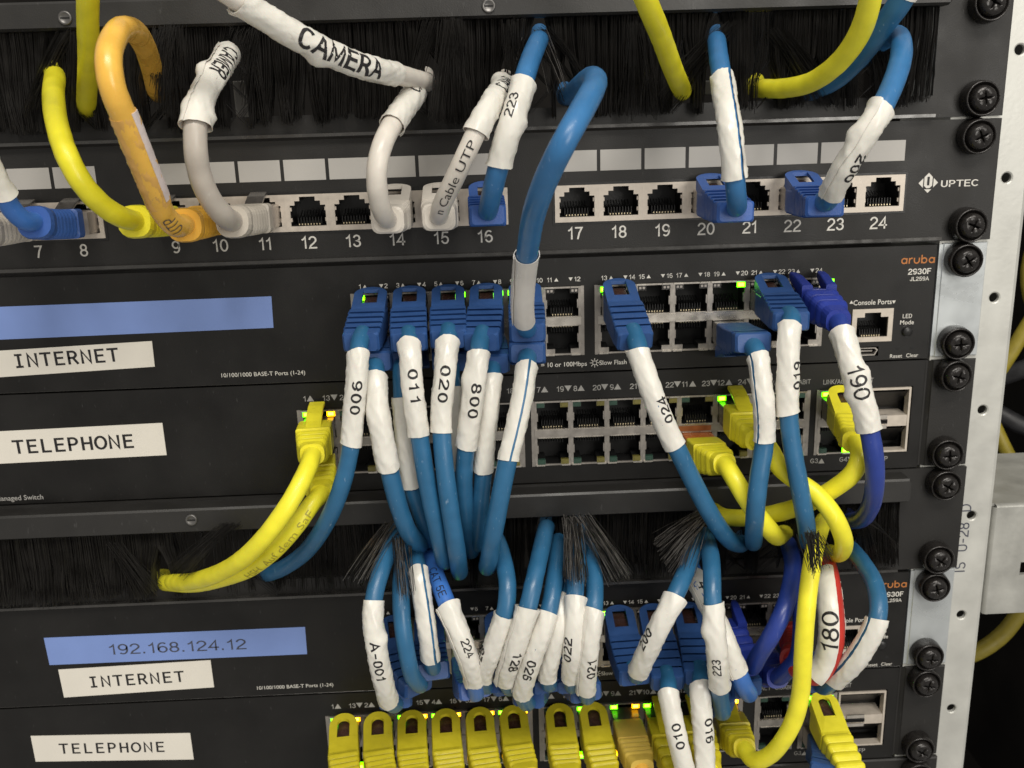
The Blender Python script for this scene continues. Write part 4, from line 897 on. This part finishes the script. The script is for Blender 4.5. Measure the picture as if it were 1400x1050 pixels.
cable('white patch cable from port 14 bending up behind the long CAMERA wrap', 'white', [(521, 285, 42), (516, 262, 46), (515, 232, 48), (521, 203, 46), (534, 174, 40), (550, 150, 31), (566, 128, 18), ('r', 1, 18, 2)], pj(14), 'white', 'bwhite', (530, 300, 33), r=3.25,
      sleeves=[dict(a=4.1, b=6.5, r=3.85, t='CA', at=0.66, h=4.6, ta=-15, dir=1, wt=0.022, flare=(.3, .3))])
cable('thick white cable slanting across the top with a long CAMERA wrap', 'white', [(-60, -260, 95), (250, -50, 82), (300, -18, 78), (345, 12, 72), (390, 40, 66), (440, 67, 59), (490, 88, 50), (540, 101, 33), (578, 111, 12), ('r', 5, 20, -2)], r=3.2,
      sleeves=[dict(a=2.55, b=7.05, r=3.6, cr=0.5, flare=(.5, .1), t='CAMERA', at=0.54, h=6.4, ta=-12, dir=1, wt=0.035, wd=0.92, bumps=[(0.45, 95, 1.5)])])
cable('white patch cable printed Cable UTP leaning up from port 15 to a CAMA wrap', 'white', [(604, 280, 42), (616, 255, 48), (628, 230, 51), (641, 202, 52), (656, 170, 50), (671, 143, 43), (686, 121, 28), ('r', 5, 20, 4)], pj(15), 'white', 'bwhite', (600, 296, 34), r=3.1,
      sleeves=[dict(a=3.6, b=6.5, r=3.7, cr=0.5, t='CAMA', at=0.66, h=5.2, ta=0, dir=1, wt=0.022, wd=0.7, flare=(.5, .6), bumps=[(0.95, -70, 1.3)])], prints=[dict(a=-0.2, b=3.4, t='n Cable UTP', h=2.7, ta=5, dir=1, wt=-0.008, ink='black_ink', wd=1.3)])
cable('blue patch cable rising from port 16, its white wrap printed 223 near the upper brush', 'blue2', [(670, 275, 37), (676, 250, 43), (683, 222, 46), (697, 172, 47), (711, 128, 42), (723, 88, 32), (735, 58, 15), ('r', 3, 20, 3)], pj(16), 'short', 'bblue2', (667, 289, 27), r=3.3,
      sleeves=[dict(a=1.85, b=4.35, r=3.75, flare=(.4, .3), t='223', at=0.62, h=3.1, mono=0.78, ta=-28, dir=1, wt=0.02, wd=1.05, bumps=[(0.5, 80, 0.9)])])
cable('thick blue cable arching from the upper brush down to the upper slim switch, grey wrap', 'blue2', [(716, 436, 45), (715, 410, 54), (717, 378, 63), (722, 338, 77), (730, 292, 93), (748, 242, 106), (772, 193, 112), (797, 148, 104), (814, 114, 82), (808, 106, 56), (792, 118, 28), (778, 130, 6), ('r', -6, 25, -2)], ar(4, 1), 'hood', 'bblue', (721, 450, 34), r=3.2,
      sleeves=[dict(a=-0.1, b=2.75, r=3.72, mat='tape2', cr=0.12, flare=(.1, .1))])
cable('straight mustard yellow cable dropping from the top edge into the upper brush above port 19', 'lemon', [(800, -330, 75), (868, -40, 60), (884, 2, 55), (903, 48, 42), (919, 92, 26), (931, 120, 10), ('r', 3, 20, -5)], r=3.3)
cable('blue patch cable rising from port 20 with a white wrap split by a blue stripe', 'blue2', [(1007, 272, 48), (1005, 248, 52), (1001, 200, 52), (994, 150, 47), (988, 112, 38), (983, 82, 26), (980, 58, 12), ('r', 0, 20, 3)], pj(20), 'short', 'bblue2', (1006, 284, 38), r=3.15,
      sleeves=[dict(a=1.1, b=4.15, r=3.75, gap=(46, 16), flat=0.1)])
cable('blue patch cable hooking over at the top right from port 22, wrap printed 200', 'blue2', [(1136, 266, 50), (1150, 238, 57), (1169, 206, 61), (1189, 174, 63), (1206, 146, 61), (1222, 112, 54), (1232, 78, 44), (1229, 50, 26), (1212, 52, 8), (1190, 75, -6), ('r', -12, 20, -5)], pj(22), 'short', 'bblue2', (1128, 276, 39), r=3.3,
      sleeves=[dict(a=0.1, b=3.95, r=3.8, t='200', at=0.42, h=3.4, mono=0.82, ta=52, dir=-1, wt=0.03, wd=1.15, flare=(.3, .6), cr=.5, bumps=[(0.68, -70, 1.2)])])
cable('yellow cable sweeping from the top edge down left into the upper brush above port 21', 'yellow', [(1205, -330, 70), (1196, -40, 60), (1189, 3, 55), (1177, 42, 48), (1150, 82, 37), (1110, 112, 23), (1070, 121, 10), (1045, 121, 0), ('r', -12, 14, 0)], r=3.3)
cable('dark blue cable behind the sweeping yellow one, white wrap at the top edge', 'blue', [(1262, -60, 46), (1236, -5, 41), (1208, 34, 34), (1176, 76, 24), (1142, 108, 13), (1112, 122, 3), ('r', -12, 16, -3)], r=3.6, sleeves=[dict(a=0, b=0.95, r=4.0)])
cable('yellow cable hanging straight down from the top edge at the far left', 'lemon', [(118, -330, 80), (121, -40, 56), (120, 18, 47), (121, 75, 34), (119, 122, 16), (118, 146, 4), ('r', 0, 16, -3)], r=3.2)

# ------------------------------------------------------------------ upper slim switch cables
g = 'blue patch cables of the upper slim switch'
cable('blue patch cable with wrap printed 900 at the left end of the upper slim switch', 'blue', [(490, 483, 44), (488, 520, 46), (484, 565, 46), (480, 608, 46), (470, 655, 46), (452, 703, 42), (422, 750, 30), (388, 776, 14), (368, 784, 3), ('r', -8, 16, -2)], ar(0, 1), exit=(493, 463, 37), group=g, sleeves=[dict(a=0, b=3, t='900', at=0.45, h=3.5, mono=0.9, ta=-4, wt=0.03, wd=1.28)])
cable('blue patch cable with a blank wrap just right of the 900 cable, bending right', 'blue', [(514, 519, 41), (517, 560, 45), (524, 600, 46), (532, 640, 46), (543, 685, 44), (556, 722, 40), (572, 744, 28), ('r', 4, 25, 2)], ar(0, 0), exit=(512, 500, 33), group=g, r=3.2, sleeves=[dict(a=-0.2, b=3, r=3.7, cr=.55)])
cable('blue patch cable with wrap printed 011 in the second column of the upper slim switch', 'blue', [(561, 483, 44), (564, 525, 47), (569, 565, 48), (574, 600, 48), (585, 665, 48), (598, 725, 45), (607, 765, 34), ('r', 2, 30, 5)], ar(1, 1), exit=(559, 463, 37), group=g, r=3.1, sleeves=[dict(a=-0.45, b=2.9, t='011', at=0.44, h=3.5, mono=0.9, ta=-6, wt=0.03, wd=1.28, flare=(.5, 0))])
cable('blue patch cable whose blank wrap peeps out left of the 011 wrap', 'blue', [(549, 525, 34), (551, 570, 36), (556, 620, 38), (562, 662, 38), (575, 700, 34), (590, 738, 22), ('r', 3, 20, 3)], ar(1, 0), exit=(550, 499, 30), group=g, sleeves=[dict(a=0.4, b=3.05)])
cable('blue patch cable with wrap printed 020 in the third column of the upper slim switch', 'blue', [(611, 480, 42), (608, 520, 46), (604, 558, 47), (604, 593, 48), (608, 640, 50), (616, 700, 50), (624, 750, 46), (628, 780, 32), ('r', 1, 32, 5)], ar(2, 1), exit=(613, 459, 36), group=g, r=3.15, sleeves=[dict(a=-0.45, b=2.95, t='020', at=0.46, h=3.5, mono=0.9, ta=0, wt=0.03, wd=1.28, flare=(.6, 0))])
cable('blue patch cable behind the 020 cable, a sliver of blank wrap showing at its right', 'blue', [(618, 530, 34), (619, 580, 36), (622, 640, 36), (630, 690, 34), (640, 738, 20), ('r', 1, 20, 3)], ar(2, 0), exit=(616, 500, 30), group=g, sleeves=[dict(a=0, b=2)])
cable('blue patch cable with wrap printed 800 in the fourth column of the upper slim switch', 'blue', [(655, 484, 44), (649, 528, 47), (643, 572, 47), (637, 612, 46), (634, 660, 43), (638, 710, 36), (644, 752, 20), ('r', 1, 20, 4)], ar(3, 1), exit=(657, 463, 37), group=g, sleeves=[dict(a=-0.05, b=2.98, t='800', at=0.47, h=3.5, mono=0.9, ta=-12, wt=0.03, r=3.55, wd=1.28, bumps=[(0.28, 85, 1.0)])])
cable('blue patch cable with a blank wrap just right of the 800 cable', 'blue', [(672, 522, 40), (668, 560, 42), (664, 600, 42), (661, 643, 42), (656, 698, 38), (652, 742, 26), ('r', 0, 24, 4)], ar(3, 0), exit=(673, 503, 33), group=g, sleeves=[dict(a=-0.25, b=3)])
cable('blue patch cable whose wrap has a thin blue slit, below the thick arching cable', 'blue', [(719, 508, 44), (714, 543, 48), (705, 585, 51), (694, 630, 53), (684, 680, 53), (674, 732, 50), (667, 773, 38), ('r', -1, 30, 6)], ar(4, 0), exit=(721, 488, 36), group=g, r=3.2, sleeves=[dict(a=-0.2, b=2.98, gap=(-14, 13), r=3.6)])
cable('blue patch cable slanting right from port 13 of the upper slim switch, wrap printed 024', 'blue', [(874, 482, 43), (889, 527, 47), (906, 572, 48), (925, 612, 48), (946, 655, 46), (972, 704, 43), (995, 736, 34), (1010, 744, 18), ('r', 6, 18, 2)], ar(6, 1), exit=(869, 462, 37), group=g, r=3.2, sleeves=[dict(a=-0.05, b=2.92, t='024', at=0.6, h=3.4, mono=0.82, ta=-34, dir=-1, wt=0.03, r=3.6, cr=0.3, wd=1.15)])
cable('blue patch cable plugged upside down left of the 019 cable, blue stripe in its wrap', 'blue', [(1037, 490, 43), (1041, 525, 47), (1045, 562, 48), (1045, 604, 48), (1038, 650, 50), (1033, 695, 50), (1031, 728, 42), (1030, 742, 22), ('r', 0, 20, 4)], ar(9, 0), exit=(1030, 474, 37), group=g, r=3.2, sleeves=[dict(a=-0.1, b=2.98, gap=(42, 16), r=3.6)])
cable('blue patch cable from port 21 of the upper slim switch, wrap number 019 half hidden', 'blue', [(1079, 455, 44), (1078, 500, 47), (1078, 565, 48), (1083, 610, 49), (1092, 660, 50), (1101, 710, 48), (1104, 733, 38), (1104, 741, 20), ('r', 0, 20, 4)], ar(10, 1), exit=(1082, 434, 37), group=g, r=3.15, sleeves=[dict(a=-0.3, b=2, t='019', at=0.55, h=3.4, mono=0.82, ta=-58, dir=-1, wt=0.03, r=3.6, wd=1.15)])
cable('royal blue patch cable with a crumpled wrap printed 190 below the orange maker name', 'royal', [(1153, 458, 44), (1165, 500, 50), (1179, 545, 54), (1189, 590, 55), (1196, 635, 55), (1194, 678, 50), (1182, 706, 36), (1165, 712, 14), ('r', -8, 18, 0)], ar(11, 1), 'royal', 'broyal', exit=(1145, 438, 38), r=3.2, sleeves=[dict(a=-0.15, b=2.97, t='190', at=0.52, h=5.4, ta=-6, wt=0.012, r=3.85, cr=.6, flare=(.4, .2), bumps=[(0.45, -80, 1.0), (0.62, 88, 1.2)])])
# ------------------------------------------------------------------ upper telephone switch cables
cable('upper of two yellow cables at the left end of the upper telephone switch', 'yellow', [(421, 640, 42), (400, 681, 50), (372, 722, 52), (337, 760, 47), (300, 783, 36), (262, 795, 20), (236, 796, 5), ('r', -10, 16, 0)], tl(0, 1), 'tongue', 'byellow', exit=(427, 620, 33), r=3.2)
cable('lower of two yellow cables at the left end, jacket printed auf dem', 'yellow', [(427, 688, 36), (407, 716, 40), (381, 746, 41), (345, 775, 34), (303, 791, 24), (262, 799, 12), (232, 797, 3), ('r', -10, 14, 2)], tl(0, 0), 'tongue', 'byellow', exit=(440, 672, 30), r=3.2, prints=[dict(a=-0.1, b=3.3, t='HSH  Auf dem SaF', h=2.7, ta=-28, dir=-1, ink='emboss', wd=1.25)])
cable('yellow cable from port 12 of the upper telephone switch looping round at the lower right', 'yellow', [(1052, 612, 38), (1063, 636, 41), (1085, 655, 43), (1112, 672, 46), (1138, 702, 50), (1153, 735, 48), (1150, 755, 36), (1139, 757, 20), ('r', -4, 16, 2)], tl(11, 1), 'tongue', 'byellow', exit=(1034, 600, 33), r=3.2)
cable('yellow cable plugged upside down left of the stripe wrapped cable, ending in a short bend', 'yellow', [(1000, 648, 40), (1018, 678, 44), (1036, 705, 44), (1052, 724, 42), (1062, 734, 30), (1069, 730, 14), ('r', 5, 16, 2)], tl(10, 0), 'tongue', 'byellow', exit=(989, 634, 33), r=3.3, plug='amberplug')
cable('yellow cable from the port below LINK/ACT curving left behind the other cables', 'yellow', [(1176, 622, 45), (1168, 645, 47), (1140, 668, 43), (1100, 690, 38), (1060, 702, 32), (1020, 708, 27), (992, 707, 22), (975, 698, 8), ('r', -6, 16, 2)], (188.7, TZT, 1), 'arch', 'byellow', exit=(1170, 602, 37), r=3.2)
cable('long yellow cable hanging vertically in front, right, down to the bottom telephone switch', 'yellow', [(1030, 1040, 42), (1052, 1033, 48), (1072, 1010, 52), (1087, 980, 54), (1095, 945, 55), (1098, 895, 56), (1101, 850, 56), (1106, 800, 52), (1112, 760, 45), (1119, 730, 32), (1126, 712, 10), ('r', 3, 18, 3)], tl(11, 1, D2), 'tongue', 'bolive', exit=(1017, 1022, 33), r=3.2)
# ------------------------------------------------------------------ lower slim switch cables
g = 'blue patch cables of the lower slim switch'
cable('blue patch cable with wrap printed A-001 at the left end of the lower slim switch', 'blue', [(531, 958, 44), (522, 925, 51), (514, 885, 53), (509, 845, 51), (513, 808, 46), (522, 778, 40), (535, 745, 28), (546, 722, 12), ('r', 3, 18, 4)], ar(0, 0, D2), exit=(541, 962, 34), group=g, r=3.1, sleeves=[dict(a=0, b=3.65, t='A-001', at=0.55, h=3.4, mono=0.8, ta=-8, dir=-1, wt=0.03, wd=1.15, bumps=[(0.7, 80, .9)])])
cable('blue patch cable without a wrap just right of the A-001 cable', 'blue', [(564, 925, 44), (556, 893, 48), (550, 850, 46), (548, 808, 40), (550, 775, 30), (556, 745, 14), ('r', 2, 20, 3)], ar(0, 1, D2), exit=(573, 935, 34), group=g, r=3.1)
cable('blue patch cable with a straight wrap slit by a blue stripe behind the splayed bristles', 'blue', [(588, 898, 44), (585, 868, 46), (579, 828, 44), (573, 788, 40), (568, 760, 28), (566, 742, 12), ('r', 1, 20, 3)], ar(1, 1, D2), 'short', 'bblue', exit=(592, 913, 36), group=g, sleeves=[dict(a=0, b=3.2, gap=(30, 16))])
cable('light blue patch cable printed CAT 5E with a wrap printed 224', 'brightblue', [(649, 930, 42), (640, 900, 48), (627, 865, 49), (613, 830, 45), (601, 800, 37), (590, 770, 24), (582, 745, 10), ('r', -2, 18, 4)], ar(2, 0, D2), 'short', 'bblue2', exit=(650, 948, 34), group=g, r=3.2, sleeves=[dict(a=0, b=3.05, r=3.85, t='224', at=0.58, h=3.1, mono=0.74, ta=16, dir=-1, wt=0.02, cr=.6, wd=1.0, flare=(.3, .6))], prints=[dict(a=3.1, b=4.6, t='CAT 5E', h=3.0, dir=-1, ta=-5, ink='black_ink', wt=-.005)])
cable('blue patch cable with a crumpled wrap between the 224 wrap and the 128 wrap', 'blue', [(660, 922, 42), (671, 893, 48), (681, 865, 50), (691, 835, 50), (694, 800, 46), (688, 765, 36), (680, 740, 20), ('r', -2, 20, 3)], ar(3, 0, D2), exit=(664, 938, 34), group=g, r=3.15, sleeves=[dict(a=-0.1, b=2.85, t='028', at=0.42, h=3.4, mono=0.82, ta=-62, dir=1, wt=0.03, cr=.6, wd=1.15)])
cable('blue patch cable with a wrap printed 128 left of the 026 wrap', 'blue', [(691, 926, 44), (701, 895, 51), (712, 862, 53), (722, 830, 52), (731, 790, 46), (739, 755, 34), (746, 724, 14), ('r', 2, 20, 4)], ar(3, 1, D2), exit=(697, 938, 34), group=g, r=3.2, sleeves=[dict(a=-0.1, b=3, r=3.8, t='128', at=0.45, h=3.4, mono=0.82, ta=30, dir=-1, wt=0.03, cr=.6, wd=1.15, flare=(.3, .6))])
cable('blue patch cable with a wrap printed 026 slanting down left', 'blue', [(714, 946, 44), (724, 912, 50), (738, 872, 52), (750, 838, 50), (757, 800, 43), (761, 768, 30), (763, 742, 13), ('r', 1, 20, 3)], ar(4, 0, D2), exit=(722, 960, 35), group=g, r=3.15, sleeves=[dict(a=-0.05, b=3, t='026', at=0.45, h=3.4, mono=0.82, ta=6, dir=-1, wt=0.03, cr=.55, wd=1.15)])
cable('blue patch cable with a blank wrap between the 026 and 022 wraps', 'blue', [(748, 922, 44), (756, 888, 48), (765, 852, 48), (770, 818, 42), (773, 785, 28), (774, 765, 12), ('r', 1, 18, 3)], ar(4, 1, D2), 'short', 'bblue', exit=(750, 934, 36), group=g, sleeves=[dict(a=-0.1, b=3.05)])
cable('blue patch cable with a wrap printed 022 under the middle bristle tuft', 'blue', [(781, 922, 44), (783, 890, 50), (785, 852, 50), (786, 814, 47), (788, 775, 40), (791, 742, 26), (793, 722, 8), ('r', 0, 18, 3)], ar(5, 1, D2), exit=(783, 936, 36), group=g, r=3.15, sleeves=[dict(a=-0.1, b=2.95, t='022', at=0.5, h=3.4, mono=0.82, ta=-34, dir=1, wt=0.03, wd=1.15)])
cable('blue patch cable with a wrap printed 021 right of the 022 wrap', 'blue', [(801, 940, 44), (804, 900, 50), (808, 865, 51), (812, 834, 49), (813, 800, 42), (808, 765, 30), (800, 745, 14), ('r', -2, 18, 3)], ar(5, 0, D2), exit=(802, 952, 36), group=g, r=3.15, sleeves=[dict(a=-0.1, b=3, t='021', at=0.42, h=3.4, mono=0.82, ta=30, dir=1, wt=0.03, r=3.6, wd=1.15)])
cable('blue patch cable whose slanting wrap, printed 200, crosses hooded boots of the lower slim switch', 'blue', [(872, 916, 46), (889, 880, 54), (904, 850, 57), (922, 816, 55), (937, 783, 46), (951, 750, 28), (962, 732, 10), ('r', 3, 18, 3)], ar(6, 1, D2), exit=(869, 922, 37), group=g, r=3.15, sleeves=[dict(a=-0.05, b=3, t='200', at=0.55, h=3.4, mono=0.82, ta=-42, dir=1, wt=0.03, r=3.6, wd=1.15, flare=(.2, .7))])
cable('blue patch cable with a wrap printed 010 running down off the bottom edge', 'blue', [(914, 946, 46), (919, 975, 49), (928, 1015, 52), (940, 1065, 54), (955, 1120, 56)], ar(7, 1, D2), exit=(913, 930, 39), group=g, r=3.15, sleeves=[dict(a=-0.0, b=3.5, t='010', at=0.36, h=3.4, mono=0.82, ta=-6, dir=-1, wt=0.03, cr=.3, wd=1.15)])
cable('blue patch cable, wrap printed 016, running off the bottom edge right of 010', 'blue', [(958, 938, 46), (960, 970, 49), (963, 1015, 51), (966, 1065, 53), (970, 1120, 55)], ar(8, 1, D2), exit=(958, 922, 39), group=g, r=3.1, sleeves=[dict(a=-0.1, b=3.5, t='016', at=0.36, h=3.4, mono=0.82, ta=-38, dir=1, wt=0.03, wd=1.15)])
cable('blue patch cable with a wrap printed 223 hanging in front of the lower slim switch', 'blue', [(985, 955, 46), (982, 925, 55), (979, 885, 59), (976, 850, 58), (974, 815, 55), (973, 775, 46), (969, 748, 30), (964, 733, 12), ('r', -2, 18, 3)], ar(8, 0, D2), exit=(985, 972, 36), group=g, r=3.15, sleeves=[dict(a=0.65, b=3.75, t='223', at=0.4, h=3.1, mono=0.78, ta=-6, dir=1, wt=0.02, r=3.65, wd=1.05, bumps=[(0.75, -75, 1.3)])])
cable('bright blue patch cable passing under the 223 wrap to the right', 'brightblue', [(1017, 938, 46), (1005, 910, 50), (990, 872, 49), (972, 832, 44), (956, 802, 34), (946, 780, 20), (942, 765, 6), ('r', -2, 16, 3)], ar(9, 0, D2), exit=(1022, 946, 34), group=g, r=3.4, sleeves=[dict(a=0.8, b=4.6, r=3.75, t='4', at=0.74, h=4.6, ta=30, dir=-1)])
cable('royal blue cable running diagonally down to a two pronged boot on the lower slim switch', 'royal', [(1036, 898, 44), (1055, 868, 50), (1071, 835, 48), (1081, 800, 38), (1084, 770, 26), (1078, 745, 10), ('r', -2, 16, 3)], ar(9, 1, D2), 'royal', 'broyal', exit=(1026, 910, 36), r=3.2)
cable('royal blue cable with a round ribbed boot just left of the long vertical yellow cable', 'royal', [(1078, 915, 38), (1092, 895, 42), (1096, 850, 40), (1092, 800, 30), (1090, 770, 10), ('r', 0, 16, 2)], ar(10, 0, D2), 'royal', 'broyal', exit=(1062, 926, 32), r=3.2)
cable('red cable with a big white wrap printed 180 behind the long vertical yellow cable', 'red', [(1098, 918, 44), (1116, 922, 48), (1131, 902, 50), (1138, 870, 51), (1137, 835, 48), (1133, 800, 40), (1128, 775, 22), ('r', -2, 18, 3)], ar(11, 1, D2), 'ribs', 'bred', exit=(1086, 902, 36), r=4.3, sleeves=[dict(a=1.1, b=5.3, r=4.9, gap=(72, 84), t='180', at=0.47, h=6.2, ta=-10, dir=1, wt=0.012, cr=.4, flat=0.0)])
cable('blue patch cable bowed out at the lower right, striped wrap, beside the 180 wrap', 'blue', [(1136, 932, 46), (1162, 910, 54), (1187, 875, 58), (1201, 840, 57), (1197, 802, 48), (1181, 772, 34), (1165, 752, 16), ('r', -3, 18, 3)], ar(11, 0, D2), 'short', 'bblue', exit=(1124, 938, 37), group=g, r=3.15, sleeves=[dict(a=0.15, b=2.85, gap=(-38, 18), flat=.2, r=3.7)])
# ------------------------------------------------------------------ bottom telephone switch: row of yellow boots
ordn = ['leftmost yellow arched boot and cable of the bottom row', 'second yellow arched boot from the left in the bottom row', 'third yellow arched boot from the left in the bottom row', 'fourth yellow arched boot from the left in the bottom row', 'fifth yellow arched boot from the left in the bottom row', 'sixth yellow arched boot from the left, last of the left bank in the bottom row', 'first yellow arched boot of the right bank in the bottom row', 'second yellow arched boot of the right bank in the bottom row, beside mustard one', 'mustard boot turned upside down in the bottom row', 'yellow boot with a straight tongue behind the wrap printed 010', 'yellow boot hidden behind the wrap printed 016']
for k in range(11):
    u0 = {0: 476, 1: 524, 2: 571, 3: 620, 4: 668, 5: 717, 6: 776, 7: 828, 8: 876, 9: 924, 10: 972}[k]; v0 = 1072-k*2
    st = 'arch' if k < 8 else ('tongue' if k != 8 else 'arch'); bm_ = 'bolive' if k not in (8,) else 'bmustard'
    cable(ordn[k], 'yellow' if k != 8 else 'orange', [(u0-2, v0+25, 42), (u0-3, v0+70, 46), (u0-4, v0+130, 48), (u0-4, v0+220, 48)], (TLX[k], (TZT if k != 8 else TZT-1.5)+D2, 1 if k != 8 else -1), st, bm_, exit=(u0+random.uniform(-3, 3), v0+random.uniform(-7, 5), 35+random.uniform(-1.5, 1.5)), group='yellow patch cables of the bottom telephone switch', r=3.1)
cable('yellow ribbed boot with an oblong slot at the lower right under the striped wrap', 'yellow', [(1172, 1088, 48), (1178, 1130, 50), (1182, 1200, 50)], (188.7, TZT+D2, 1), 'arch', 'byellow', exit=(1168, 1068, 40), r=3.2)
cable('dark blue cable and boot in the port left below the slotted yellow boot', 'blue', [(1135, 1075, 40), (1140, 1120, 44), (1142, 1200, 44)], (188.7, TZB+D2, -1), 'short', 'bblue', exit=(1128, 1062, 34))

# ------------------------------------------------------------------ cables in the dark beyond the post
cable('upper mustard cable at the right edge, in the dark beyond the rack post', 'mustard', [(1470, 270, -110), (1420, 325, -110), (1406, 370, -110), (1414, 420, -110), (1450, 470, -110)], r=3.6, name='loose_cable')
cable('mustard cable slanting behind the rack post just below the topmost loose one', 'mustard', [(1460, 380, -105), (1425, 415, -105), (1402, 450, -105), (1376, 492, -105), (1340, 545, -105)], r=3.6, name='loose_cable')
cable('mustard cable running down behind the post to the top of the side bracket', 'mustard', [(1350, 560, -110), (1375, 615, -100), (1398, 655, -95), (1440, 700, -95)], r=3.4, name='loose_cable')
cable('mustard cable curving out below the side bracket', 'mustard', [(1440, 780, -90), (1400, 830, -90), (1370, 868, -90), (1335, 892, -90), (1290, 905, -95)], r=4.2, name='loose_cable')
cable('upper dark grey cable in the dark right of the rack post', 'darkcable', [(1480, 460, -150), (1410, 500, -150), (1350, 520, -160), (1290, 530, -170)], r=5, name='loose_cable')
cable('lower dark grey cable in the dark right of the rack post', 'darkcable', [(1480, 560, -160), (1410, 585, -160), (1350, 560, -170), (1290, 570, -180)], r=5, name='loose_cable')
